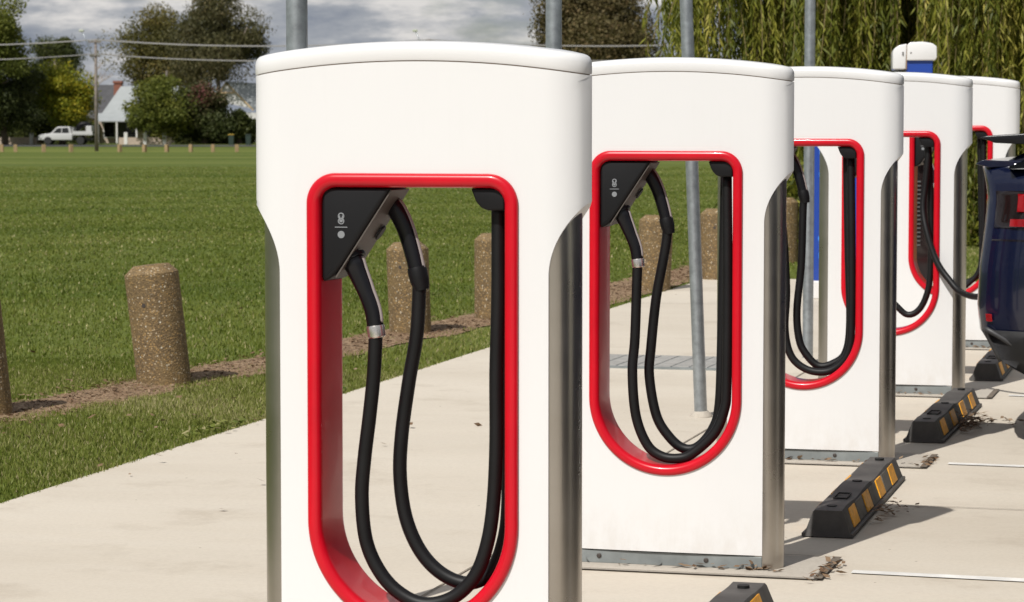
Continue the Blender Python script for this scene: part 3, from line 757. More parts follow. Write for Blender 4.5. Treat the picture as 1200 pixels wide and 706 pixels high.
    # trim strip round the tail and the lamp corner
    for sg in (-1,):
        Q = [P(.0, 2, sg)+Vector((-.004, -.0, 0)), P(.02, 3, sg), P(.05, 3, sg)+Vector((0, -.01, 0)), P(.13, 2.0 and 2, sg)+Vector((0, -.012, .05)), P(.22, 2, sg)+Vector((0, -.012, -.01)), P(.40, 1, sg)+Vector((0, -.012, -.01))]
        b3 = bmesh.new(); tube(b3, smoothpath(Q, 5), .013, 8, cap=True); obj('bumper_edge', b3, M['trim'], r, smooth=True)
    # raised lip across the tail below the rear glass, and a spoiler blade on struts
    b3 = bmesh.new(); prism(b3, [(-.035, 1.352), (.0, 1.372), (.10, 1.368), (.30, 1.365), (.30, 1.35), (.03, 1.335)], -.80, .80, 'y', .004); obj('tail_lip', b3, M['navy'], r)
    b3 = bmesh.new(); prism(b3, [(-.01, 1.478), (.02, 1.486), (.25, 1.500), (.50, 1.505), (.50, 1.478), (.22, 1.445), (.06, 1.452)], -.86, .86, 'y', .006); sp_ = sharp(obj('spoiler', b3, M['black2'], r), 40)
    for yy in (-.5, .5): obj('spoiler_strut', bxm((.36, yy, 1.42), (.10, .03, .10)), M['trim'], sp_)
    # greenhouse
    gh = [(.13, 1.35, .80), (.42, 1.475, .74), (1.1, 1.62, .66), (1.9, 1.68, .66), (2.6, 1.66, .66), (3.2, 1.52, .70), (3.75, 1.30, .80)]
    b3 = bmesh.new(); rr = []
    for x, zt, w in gh:
        rr.append([b3.verts.new(q) for q in ((x, -.90 if .1 < x < 3.6 else -.82, 1.33 if x < 3.6 else 1.24), (x, -(w+.05), 1.33+(zt-1.33)*.7), (x, -w+.04, zt-.015), (x, -.3, zt), (x, .3, zt), (x, w-.04, zt-.015), (x, w+.05, 1.33+(zt-1.33)*.7), (x, .90 if .1 < x < 3.6 else .82, 1.33 if x < 3.6 else 1.24))])
    for a, b_ in zip(rr, rr[1:]):
        for k in range(7): b3.faces.new((a[k], a[k+1], b_[k+1], b_[k]))
    b3.faces.new(rr[0]); b3.faces.new(rr[-1][::-1]); bmesh.ops.recalc_face_normals(b3, faces=b3.faces)
    sharp(obj('window_glass', b3, M['glass'], r), 30)
    for sg in (-1, 1):
        b3 = bmesh.new(); Q = [Vector((x, sg*((w if x > .3 else w)-.03), zt-.005)) for x, zt, w in gh]; tube(b3, smoothpath(Q, 5), .028, 8); obj('roof_rail', b3, M['navy'], r, smooth=True)
        for xp in (.62, 1.55, 2.55):
            b3 = bmesh.new(); w_ = np.interp(xp+.12, [g[0] for g in gh], [g[2] for g in gh]); zt = np.interp(xp+.12, [g[0] for g in gh], [g[1] for g in gh])
            tube(b3, [Vector((xp-.12, sg*.905, 1.33)), Vector((xp, sg*(w_+.062), 1.33+(zt-1.33)*.7)), Vector((xp+.12, sg*(w_-.02), zt-.01))], [.04, .035, .03], 8); obj('pillar', b3, M['navy'], r, smooth=True)
    b3 = bmesh.new(); tube(b3, [Vector((1.0, 0, 1.61)), Vector((2.9, 0, 1.60))], [.5, .5], 24, (Vector((0, 0, 1)), .18)); obj('roof', b3, M['navy'], r, smooth=True)
    # doors and handles as thin seams
    for sg in (-1, 1):
        for xx in (1.15, 2.15, 3.2):
            patch('door_seam', M['taildark'], xx, xx+.012, 1.6, 10.5, sg, .002, nx=1)
        for xx in (1.35, 2.4): obj('door_handle', bxm((xx, sg*.995, 1.12), (.20, .018, .028), bev=.006), M['chrome'], r)
    for sg in (-1, 1):
        for xx in (.98, 3.98):
            mt = Matrix.Translation((xx, sg*.90, .36)) @ Matrix.Rotation(pi/2, 4, 'X')
            b3 = bmesh.new(); lathe(b3, [(.23, -.105), (.33, -.11), (.355, -.09), (.36, 0), (.355, .09), (.33, .11), (.23, .105)], 36, mt); wh = sharp(obj('wheel', b3, M['tyre'], r))
            b3 = bmesh.new(); lathe(b3, [(.235, -.09), (.235, .09)], 32, mt)
            for q in range(10):
                a = q*pi/5; v_ = Vector((cos(a)*.12, 0, sin(a)*.12)); tube(b3, [Vector((xx, sg*1.0, .36)), Vector((xx, sg*1.0, .36))+v_*1.9], [.03, .02], 6)
            obj('rim', b3, M['alloy'], wh)
            b3 = bmesh.new(); lathe(b3, [(.40, -.02), (.43, .0), (.40, .02)], 36, Matrix.Translation((xx, sg*.975, .38)) @ Matrix.Rotation(pi/2, 4, 'X')); obj('wheel_arch', b3, M['trim'], r)
    obj('charge_port', bxm((.10, .93, 1.05), (.08, .03, .08), bev=.01), M['black'], r)
    return r
car1 = hatch()
car2 = copy_tree(car1); car2.location = RC(-.72, 10.75); tag(car2, 'navy car beside the second charger, beyond the right edge')
car4 = copy_tree(car1); car4.location = RC(.28, 4.85); tag(car4, 'navy car nearest the camera, beyond the right edge')
car3 = copy_tree(car1); car3.location = RC(.05, 7.8); tag(car3, 'navy car beside the nearest charger, beyond the right edge')

# ------------------------------------------------------------------ blue and white charger farther on, and the blue sign
M['blue'] = mat('blue_panel', (.010, .050, .30), .3, coat=.4)
M['bluelight'] = mat('light_blue_print', (.05, .24, .75), .4)
fx, fy = PD(1070, 20.6), 20.6
fc = empty('fast_charger', (fx, fy, float(gz(fx, fy))+.012), -ANG*.4, label='Tall blue fast charger with a rounded white top, rising behind the fourth and fifth posts', cat='charger')
bm = bmesh.new(); box(bm, (.035, 0, 1.60), (.20, .42, .70), 0, .008); obj('upper_cabinet', bm, M['blue'], fc)
bm = bmesh.new(); box(bm, (.035, 0, .62), (.20, .42, 1.24), 0, .008); lc = obj('lower_cabinet', bm, M['taildark'] if 'taildark' in M else M['black'], fc)
bm = bmesh.new()
for q in range(16): box(bm, (.02, -.213, .55+.032*q), (.07, .01, .012))
obj('vent', bm, mat('vent_grey', (.07, .07, .07), .6), lc)
bm = bmesh.new(); tube(bm, smoothpath([(.03, -.26, 1.44), (.03, -.25, 1.30), (.035, -.25, 1.16)], 5), [.026, .028, .03, .028, .026, .022, .02, .019, .018, .018, .018], 12); cn = obj('connector', bm, M['black'], fc, smooth=True)
obj('connector_cap', bxm((.03, -.262, 1.47), (.05, .05, .09), bev=.012), M['white'], cn)
bm = bmesh.new(); box(bm, (-.078, 0, .93), (.02, .44, 1.84), 0, .006); obj('white_panel', bm, M['white'], fc)
bm = bmesh.new(); prism(bm, [(-.165, 1.875), (-.165, 2.00), (-.155, 2.03), (-.12, 2.055), (-.06, 2.068), (-.068, 1.875)], -.23, .23, 'y', .010)
hd_ = sharp(obj('hood', bm, M['white'], fc), 40)
bm = bmesh.new(); prism(bm, [(-.060, 1.94), (-.058, 2.06), (-.035, 2.078), (.06, 2.082), (.13, 2.070), (.163, 2.045), (.165, 1.96), (.15, 1.94)], -.235, .235, 'y', .010); sharp(obj('hood', bm, M['white'], fc), 40)
bm = bmesh.new(); box(bm, (-.064, 0, 1.97), (.010, .448, .19)); obj('hood_seam', bm, M['seam'], fc)
for (x_, z_) in ((-.09, 2.00), (-.09, 1.985), (-.03, 1.998)):
    bm = bmesh.new(); tube(bm, [Vector((x_, -.229, z_)), Vector((x_, -.238, z_))], [.006, .006], 8); obj('screw', bm, M['bolt'], fc)
bm = bmesh.new(); lathe(bm, [(.02, .05), (.02, 1.88)], 12, Matrix.Translation((-.125, -.1, 0))); obj('cable_post', bm, M['galvpole'], fc, smooth=True)
fx, fy = PD(956, 22.4), 22.4
sg_ = empty('blue_sign', (fx, fy, float(gz(fx, fy))+.012), -.1, label='Blue upright sign panel with light blue print, seen beside the pole through the third charger', cat='sign')
bm = bmesh.new(); box(bm, (.32, 0, .98), (.66, .06, 1.66), 0, .006); pn = obj('panel', bm, M['blue'], sg_)
bm = bmesh.new(); box(bm, (.32, 0, .075), (.70, .12, .15), 0, .01); obj('plinth', bm, M['white'], sg_)
bm = bmesh.new()
for (x, z, sx, sz) in ((.055, 1.22, .05, .045), (.055, 1.13, .03, .11), (.055, 1.03, .05, .04), (.06, .36, .06, .05), (.05, .50, .05, .035), (.05, .44, .035, .08), (.24, 1.13, .20, .22), (.50, 1.13, .18, .22)):
    box(bm, (x, -.031, z), (sx, .004, sz))
obj('printed_block', bm, M['bluelight'], pn)

# ------------------------------------------------------------------ vegetation
def rand_unit(n):
    v = rng.normal(size=(n, 3)); return v/np.linalg.norm(v, axis=1)[:, None]
def leaf_cloud(name, centers, size, aspect, mt, parent, tint, down=0):
    n = len(centers); a = rand_unit(n)
    if down: a[:, 2] = -np.abs(a[:, 2])-down; a /= np.linalg.norm(a, axis=1)[:, None]
    h = rand_unit(n); b_ = np.cross(a, h); b_ /= np.linalg.norm(b_, axis=1)[:, None]+1e-9
    s = size*(.6+.8*rng.random(n)); A = a*s[:, None]*.5; B = b_*(s*aspect)[:, None]*.5
    v = np.stack([centers-A, centers+B, centers+A, centers-B], 1).reshape(-1, 3)
    me = np_mesh(name, v, np.arange(4*n).reshape(-1, 4), 4); set_tint(me, tint); return obj(name, me, mt, parent)
M['bark'] = mat('bark', (.10, .075, .055), .95, noise=(8, .4), bump=(12, .8, .05))
M['palebark'] = mat('pale_bark', (.36, .29, .23), .9, noise=(5, .3))
def tree(name, label, px, Y, ztop, width, zlow, mt, n, leaf=.34, clumps=26, asp=.7, seed=1, trunk=.35, depth=None, bark='bark', lean=0, tintf=None, down=0, group=None, shape=1.0, zshift=None):
    r_ = np.random.default_rng(seed); x = PD(px, Y); z0 = float(gz(x, Y))
    t_ = empty(name, (x, Y, z0-.05), 0, label=label, cat='tree', group=group)
    H = ztop-z0; hw = width/2; dp = (depth or width)/2; lo = zlow-z0
    cs = []; rs = []
    zc = (H+lo)/2; rz = (H-lo)/2
    for k in range(clumps):
        d = r_.normal(size=3); d /= np.linalg.norm(d); q = r_.random()**.45*.80
        lob = 1+.12*math.sin(3*math.atan2(d[2], d[0])+seed)+.12*math.sin(5*math.atan2(d[2], d[0])+2*seed); c = np.array([d[0]*hw*q*lob, d[1]*dp*q, zc+d[2]*rz*q*lob]); 
        f = (c[2]-lo)/(H-lo); c[0] *= 1-(.35*f*shape); c[1] *= 1-.35*f*shape
        cs.append(c); rs.append((.12+.17*r_.random())*min(width, (H-lo)*1.2))
    cen = []; tin = []; per = n//clumps
    for c, rr in zip(cs, rs):
        d = r_.normal(size=(per, 3)); d /= np.linalg.norm(d, axis=1)[:, None]; q = (.35+.65*r_.random(per)**.5)*rr*(1+.11*r_.normal(size=per))
        ax = .7+.6*r_.random(3); ax[2] *= .75; p = c+d*q[:, None]*ax; cen.append(p); base = r_.random()*.5; tin.append(np.clip(base+.5*r_.random(per), 0, 1))
    cen = np.concatenate(cen); tin = np.concatenate(tin); keep = cen[:, 2] > .2
    cen = cen[keep]; tin = tin[keep]
    if tintf is not None: tin = tintf(cen, tin, r_)
    leaf_cloud('crown', cen, leaf, asp, mt, t_, tin, down)
    bm = bmesh.new(); top = Vector((lean, 0, H*.72)); mid = Vector((lean*.3+.1*hw*r_.normal()*.3, 0, H*.4))
    tube(bm, smoothpath([(0, 0, 0), mid, top], 5), [trunk*(1-.75*i/10) for i in range(11)], 8)
    for k in range(7):
        c = Vector(cs[k]); a = mid.lerp(top, r_.random()*.8); b_ = a.lerp(c, .5)+Vector((0, 0, -.1*H*r_.random()))
        tube(bm, smoothpath([a, b_, c], 3), [trunk*.38*(1-.7*i/6) for i in range(7)], 6)
    obj('trunk', bm, M[bark], t_, smooth=True); return t_
G_dark = leafmat('leaf_dark', [(.022, .032, .008), (.045, .058, .014), (.075, .088, .022), (.11, .115, .032)])
G_mid = leafmat('leaf_mid', [(.05, .065, .010), (.105, .125, .018), (.165, .175, .030), (.24, .23, .045)])
G_olive = leafmat('leaf_olive', [(.05, .05, .014), (.10, .095, .025), (.155, .135, .036), (.23, .17, .055)])
G_euc = leafmat('leaf_eucalypt', [(.032, .036, .014), (.072, .070, .026), (.11, .10, .040), (.16, .125, .055)])
G_yel = leafmat('leaf_yellow', [(.06, .10, .008), (.14, .18, .014), (.30, .26, .016), (.52, .33, .02)])
G_red = leafmat('leaf_reddish', [(.03, .045, .012), (.065, .078, .022), (.10, .075, .035), (.14, .045, .04)])
G_brn = leafmat('leaf_brown', [(.05, .042, .02), (.09, .075, .032), (.135, .11, .042), (.16, .105, .05)])
def zy(py, Y): return CZ-(py-HOR)/F*Y
k = 1/F
def wy(px, Y): return px/F*Y
def T(name, label, x0, x1, yt, yb, Y, mt, n, seed, **kw):
    kw['leaf'] = kw.get('leaf', .34)*.68
    return tree(name, label, (x0+x1)/2, Y, zy(yt, Y), wy(x1-x0, Y), zy(yb, Y), mt, int(n*2.3), seed=seed, **kw)
T('broadleaf_tree', 'tall mid green tree filling the top left corner of the photo', -70, 50, -14, 110, 262, G_mid, 15000, 11, clumps=34)
T('broadleaf_tree', 'dark green tree standing low at the far left edge behind the lawn', -50, 62, 68, 158, 252+12, G_dark, 12000, 12, clumps=34)
T('conifer_tree', 'dark spiky tree between the top left tree and the utility pole', 25, 104, 32, 120, 285, G_dark, 9000, 13, clumps=22, asp=.25, leaf=.55)
def yel(c, t, r):
    f = (c[:, 0]-c[:, 0].min())/(np.ptp(c[:, 0])); return np.clip(.15+.55*f*r.random(len(t))+.35*t, 0, 1)
T('autumn_tree', 'yellow and green autumn tree above the white utility truck', 26, 120, 76, 152, 268, G_yel, 11000, 14, clumps=28, tintf=yel)
T('broadleaf_tree', 'dark green tree directly behind the white utility truck', 10, 84, 108, 164, 275, G_dark, 9000, 24, clumps=26)
T('broadleaf_tree', 'large olive brown tree with a rounded crown above the grey roofed house', 124, 246, 6, 128, 300, G_olive, 15000, 47, clumps=40)
T('eucalypt_tree', 'tallest dark eucalypt with a bare pale trunk, left of the nearest charger', 192, 314, -22, 116, 292, G_euc, 17000, 16, clumps=38, bark='palebark', asp=.35, leaf=.5, down=.4, shape=.3)
T('garden_tree', 'bushy green tree in front of the grey roofed house', 140, 234, 88, 166, 268, G_mid, 12000, 17, clumps=34)
def red(c, t, r):
    cx = (c[:, 0]-c[:, 0].mean())/np.ptp(c[:, 0]); cz = (c[:, 2]-c[:, 2].mean())/np.ptp(c[:, 2]); g = np.exp(-((cx)**2+(cz-.3)**2)*16)
    return np.clip(.05+.5*t+.75*g*(r.random(len(t)) > .45), 0, 1)
T('garden_tree', 'bushy tree with red tinged leaves beside the white gabled house', 198, 282, 94, 168, 270, G_red, 12000, 18, clumps=34, tintf=red)
T('garden_tree', 'small round dark green tree at the foot of the white gabled house', 256, 304, 128, 168, 272, G_dark, 6000, 21, clumps=20)
T('eucalypt_tree', 'brown green eucalypt behind the pole between the first and second chargers', 622, 772, -60, 150, 246, G_brn, 34000, 23, clumps=60, leaf=.44, asp=.5, shape=.2, trunk=.3)
for j, (x0, x1, yt, hl) in enumerate(((300, 400, 92, 'left half of the nearest'), (395, 500, 84, 'middle of the nearest'), (490, 620, 78, 'right half of the nearest'), (740, 860, 70, 'second'), (850, 1010, 60, 'third'))):
    T('roadside_tree', 'dark roadside tree hidden behind the %s charger' % hl, x0, x1, yt, 160, 275, G_dark, 7000, 30+j, clumps=24, group='roadside trees hidden behind the chargers')
for j, (x, y, l) in enumerate(((10.5, 27, 'nearest the willow'), (15, 31, 'second along'), (17, 23, 'third along'), (21, 15, 'fourth along'), (20, 4, 'fifth along'), (13, -7, 'beside the camera'), (7, -14, 'behind the camera'))):
    t_ = tree('car_park_tree', 'dark tree on the right side of the car park, %s' % l, 600, y, 7.5, 6.5, .5, G_dark, 9000, seed=60+j, clumps=26, leaf=.2, group='trees along the right side of the car park'); t_.location.x = x
# hedge in the gloom below the garden trees
def hedge(name, label, px0, px1, yt, Y, n, mt):
    x0, x1 = PD(px0, Y), PD(px1, Y); z0 = float(gz(x0, Y)); H = zy(yt, Y)-z0
    c = np.stack([rng.uniform(x0, x1, n), Y+rng.uniform(-.9, .9, n), z0+H*rng.random(n)**.8], 1)
    o = leaf_cloud(name, c, .35, .7, mt, None, rng.random(n)); return tag(o, label, 'hedge')
hedge('hedge', 'dark hedge along the road under the garden trees', 205, 298, 146, 276, 7000, G_dark)
hedge('hedge', 'dark hedge along the road behind the white utility truck', -20, 116, 144, 282, 8000, G_dark)
hedge('hedge', 'long dark hedge along the road hidden behind the chargers', 298, 1100, 140, 290, 22000, G_dark)
# dead bare tree beside the pole
bx_ = PD(100, 272); dt = empty('bare_tree', (bx_, 272, float(gz(bx_, 272))), 0, label='leafless pale tree with thin branches behind the utility pole', cat='tree')
bm = bmesh.new(); r_ = random.Random(5)
def branch(p, d, l, rad, lev):
    q = p+d*l*.5+Vector((r_.uniform(-.1, .1)*l, r_.uniform(-.1, .1)*l, 0)); e_ = p+d*l
    tube(bm, [p, q, e_], [rad, rad*.8, rad*.55], 6)
    if lev:
        for _ in range(3 if lev > 1 else 4):
            dd = (d+Vector((r_.uniform(-.7, .7), r_.uniform(-.5, .5), r_.uniform(-.15, .5)))).normalized(); branch(p.lerp(e_, r_.uniform(.5, 1)), dd, l*r_.uniform(.5, .75), rad*.55, lev-1)
branch(Vector((0, 0, 0)), Vector((-.08, 0, 1)).normalized(), 4.2, .12, 4)
obj('limbs', bm, M['palebark'], dt)

# weeping willow
M['willow'] = leafmat('willow_leaf', [(.05, .065, .010), (.135, .155, .020), (.26, .26, .038), (.46, .40, .09)], .5, .35)
def willow(px, Y, R, n_str, seed, label):
    r = np.random.default_rng(seed); x = PD(px, Y); z0 = float(gz(x, Y)); t_ = empty('willow_tree', (x, Y, z0), 0, label=label, cat='tree', group=None)
    cen = []; dirs = []; tin = []; st = bmesh.new()
    ncl = n_str//13; ca = r.uniform(0, 2*pi, ncl); cq = R*np.sqrt(r.uniform(.02, 1, ncl)); ct = r.uniform(-.30, .42, ncl); cb = r.uniform(-.5, .9, ncl)
    for s in range(n_str):
        ci = s % ncl; a = ca[ci]; cx, cy = cq[ci]*cos(a)+r.normal()*.10, cq[ci]*sin(a)*.75+r.normal()*.10; q = min(R, sqrt(cx*cx+cy*cy))
        top = 6.6-2.9*(q/R)**2+r.uniform(-.5, .5); low = max(.1, r.uniform(.10, 1.5)+cb[ci]); 
        if cx < -R*.62: low += 1.0+r.uniform(0, 1.0)
        low = min(low, top-.4); L_ = top-low; nl = int(L_/.034); ss = np.arange(nl)/nl; sw = r.uniform(-.25, .25); ph = r.uniform(0, 6)
        px_ = cx+sw*ss+.05*np.sin(ss*9+ph); py_ = cy+.25*ss*r.uniform(-1, 1)+.05*np.cos(ss*8+ph); pz = top-L_*ss
        cen.append(np.stack([px_, py_, pz], 1)); b_ = max(0, ct[ci]+r.uniform(0, .22)); tin.append(np.clip(b_+.5*r.random(nl)+(.35 if r.random() < .08 else 0), 0, 1))
        if s % 3 == 0:
            idx = np.linspace(0, nl-1, 7).astype(int); tube(st, [Vector((px_[i], py_[i], pz[i])) for i in idx], .005, 3, cap=False)
    cen = np.concatenate(cen); tin = np.concatenate(tin); n = len(cen)
    d = np.stack([r.normal(size=n)*.42, r.normal(size=n)*.42, -np.ones(n)], 1); d /= np.linalg.norm(d, axis=1)[:, None]
    h = rand_unit(n); b_ = np.cross(d, h); b_ /= np.linalg.norm(b_, axis=1)[:, None]; L_ = (.09+.10*r.random(n)); c0 = cen+b_*.01
    v = np.stack([c0, c0+d*(L_*.4)[:, None]+b_*.0115, c0+d*L_[:, None], c0+d*(L_*.4)[:, None]-b_*.0115], 1).reshape(-1, 3)
    me = np_mesh('crown', v, np.arange(4*n).reshape(-1, 4), 4); set_tint(me, tin); obj('crown', me, M['willow'], t_)
    obj('hanging_stems', st, mat('willow_stem', (.22, .17, .07), .7), t_)
    bm = bmesh.new(); tube(bm, smoothpath([(0, 0, -.1), (.1, 0, 1.6), (-.1, .1, 3.6)], 5), [.42-.015*i for i in range(11)], 12)
    for k_ in range(9):
        a = k_*2*pi/9+.3; e_ = Vector((cos(a)*R*.7, sin(a)*R*.5, 5.2)); tube(bm, smoothpath([(0, 0, 1.9+.15*k_), (cos(a)*R*.25, sin(a)*R*.2, 4.2), e_], 4), [.17-.016*i for i in range(9)], 8)
    obj('trunk', bm, M['bark'], t_, smooth=True)
willow(1005, 32, 2.5, 1000, 2, 'weeping willow whose left edge of hanging fronds meets the sky above the second charger')
willow(1290, 33.5, 3.1, 1150, 3, 'dense weeping willow curtain at the right, behind the farthest charger')
willow(1150, 39, 3.6, 900, 4, 'weeping willow farther back, dark between the two nearer willows')
# low shrubs under the willow
def shrub(label, px0, px1, H, Y, n, mt=None):
    x0, x1 = PD(px0, Y), PD(px1, Y); z0 = float(gz(x0, Y))
    c = np.stack([rng.uniform(x0, x1, n), Y+rng.normal(0, .35, n), z0+H*rng.random(n)**1.2], 1)
    o = leaf_cloud('shrub', c, .11, .3, mt or M['willow'], None, rng.random(n)*.8); tag(o, label, 'shrub')
shrub('leafy undergrowth below the willow, seen through the third charger opening', 890, 1010, 1.0, 28.5, 5200)
shrub('leafy undergrowth at the right below the willow behind the car', 1120, 1400, .9, 31, 9000)

# grass blades on the near lawn (uncountable)
def blades():
    P = []
    def region(t0, t1, w0, w1, dens):
        n = int((t1-t0)*(w1-w0)*dens); t_ = rng.uniform(t0, t1, n); w_ = rng.uniform(w0, w1, n)
        x = V.x*w_+U.x*t_; y = V.y*w_+U.y*t_; P.append(np.stack([x, y, w_, t_], 1))
    region(9.5, 16, -9, WL+.015, 8500)
    n = 420000; q = rng.random(n); Yd = 13.5*(120/13.5)**q; k_ = rng.uniform(-.215, .225, n); x = k_*Yd; w_ = x*V.x+Yd*V.y; t_ = x*U.x+Yd*U.y
    ok = ((w_ < WL+.015) | (t_ > 24.62)) & (t_ > 16); P.append(np.stack([x, Yd, w_, t_], 1)[ok])
    a = np.concatenate(P); keep = (a[:, 0]/a[:, 1] > -.215) & (a[:, 0]/a[:, 1] < .22); a = a[keep]
    wc = np.interp(a[:, 3], [10, 13, 14.5, 18.3, 23, 28], [-6.75, -6.52, -6.32, -5.85, -5.42, -5.3])
    inm = (np.abs(a[:, 2]-wc) < .24+.10*np.sin(a[:, 3]*3.3+np.sin(a[:, 3]*7.7+a[:, 2]*9))) & (a[:, 3] < 28); a = a[~inm | (rng.random(len(a)) < .14)]; wc = np.interp(a[:, 3], [10, 13, 14.5, 18.3, 23, 28], [-6.75, -6.52, -6.32, -5.85, -5.42, -5.3])
    pn = np.sin(a[:, 0]*3.1+np.sin(a[:, 1]*2.3)*2)*np.cos(a[:, 1]*2.7+a[:, 0])*.5+.5
    n = len(a); z = gz(a[:, 0], a[:, 1]); near = np.clip(1.15-a[:, 1]/260, .7, 1.1)
    L_ = (.011+.018*rng.random(n))*(0.75+.6*pn); L_ *= near; ang = rng.uniform(0, 2*pi, n); tilt = rng.random(n)*.9; wd = (.0035+.0035*rng.random(n))*(1+np.clip(a[:, 1]-15, 0, 110)/14)
    base = np.stack([a[:, 0], a[:, 1], z-.004], 1); side = np.stack([np.cos(ang), np.sin(ang), np.zeros(n)], 1)*wd[:, None]
    a2 = rng.uniform(0, 2*pi, n); tip = base+np.stack([np.cos(a2)*tilt*L_, np.sin(a2)*tilt*L_, L_+.004], 1)
    v = np.stack([base-side, base+side, tip], 1).reshape(-1, 3); me = np_mesh('lawn_grass', v, np.arange(3*n).reshape(-1, 3), 3)
    dry = (a[:, 2] > wc) * .16
    band = .5+.5*np.sin(a[:, 1]*.75+np.sin(a[:, 0]*.4)*1.3)*np.sin(a[:, 1]*.31+a[:, 0]*.13+1)
    pat = np.clip(np.sin(a[:, 0]*1.3+np.sin(a[:, 1]*.9)*2)*np.sin(a[:, 1]*1.15+np.cos(a[:, 0]*.8)*1.7), 0, 1)
    set_tint(me, np.clip(rng.random(n)*.40+.08*pn+.24*band+.30*pat*rng.random(n)+dry+(rng.random(n) < .05)*.5, 0, 1))
    obj('lawn_grass', me, M['blade'], kind='stuff', label='short green lawn grass beside the concrete path', cat='grass')
blades()
# clover and weeds on the path edge, wood chips, fallen leaves
M['dry'] = leafmat('dry_leaf', [(.10, .055, .03), (.19, .12, .07), (.28, .20, .13), (.16, .09, .05)], .8, .1)
def litter(name, label, spots, size, mt, asp=.5, kind='stuff'):
    c = []
    for (w, t_, rw, rt, n, h) in spots:
        for _ in range(n):
            p = RC(w+rng.normal()*rw, t_+rng.normal()*rt, .022+abs(rng.normal())*h); c.append(p)
    c = np.array([tuple(q) for q in c]); n = len(c); ang = rng.uniform(0, 2*pi, n); tl = rng.normal(size=n)*.35
    a = np.stack([np.cos(ang), np.sin(ang), tl*.6], 1); b_ = np.stack([-np.sin(ang), np.cos(ang), rng.normal(size=n)*.35], 1); s = size*(.5+rng.random(n))
    v = np.stack([c-a*s[:, None]/2, c+b_*(s*asp)[:, None]/2, c+a*s[:, None]/2, c-b_*(s*asp)[:, None]/2], 1).reshape(-1, 3)
    me = np_mesh(name, v, np.arange(4*n).reshape(-1, 4), 4); set_tint(me, rng.random(n)); obj(name, me, mt, kind=kind, label=label, cat='leaf litter')
sp = [(-1.46, 13.75, .04, .20, 260, .022), (-1.38, 13.9, .14, .06, 40, .006), (-1.46, 10.75, .03, .14, 50, .012), (W0+.57, T0+SP+.05, .02, .10, 40, .006), (W0+.57, T0+2*SP+.05, .02, .1, 30, .005)]
for k_ in range(5): sp.append((W0+.1, T0+SP*k_-.012, .28, .010, 26, .008)); sp.append((W0+.36, T0+SP*k_+.0, .03, .02, 10, .006))
litter('dry_leaves', 'small dry brown leaves gathered round the wheel stops and charger bases', sp, .034, M['dry'], .4)
wc = lambda t_: float(np.interp(t_, [10, 13, 14.5, 18.3, 23, 28], [-6.75, -6.52, -6.32, -5.85, -5.42, -5.3]))
litter('wood_chips', 'bark chips and dry leaves on the mulch strip between the bollards', [(wc(t_), t_, .17, .12, 110, .004) for t_ in np.arange(10.5, 27, .25)], .032, M['dry'], .35)
litter('scattered_leaves', 'brown leaves scattered thinly over lawn and path', [(-5.6, 13, .5, 2.0, 70, .02), (-8, 17, 1.6, 3, 60, .02), (-3.8, 13, .8, 3, 6, .0), (.5, 11, 1.2, 2.6, 10, .0)], .035, M['dry'], .6)
litter('clover', 'small round leaved weeds on the path edge', [(WL-.06, 12.7, .05, .25, 60, .012), (WL-.03, 14.4, .03, .5, 24, .01)], .032, M['blade'], .9)

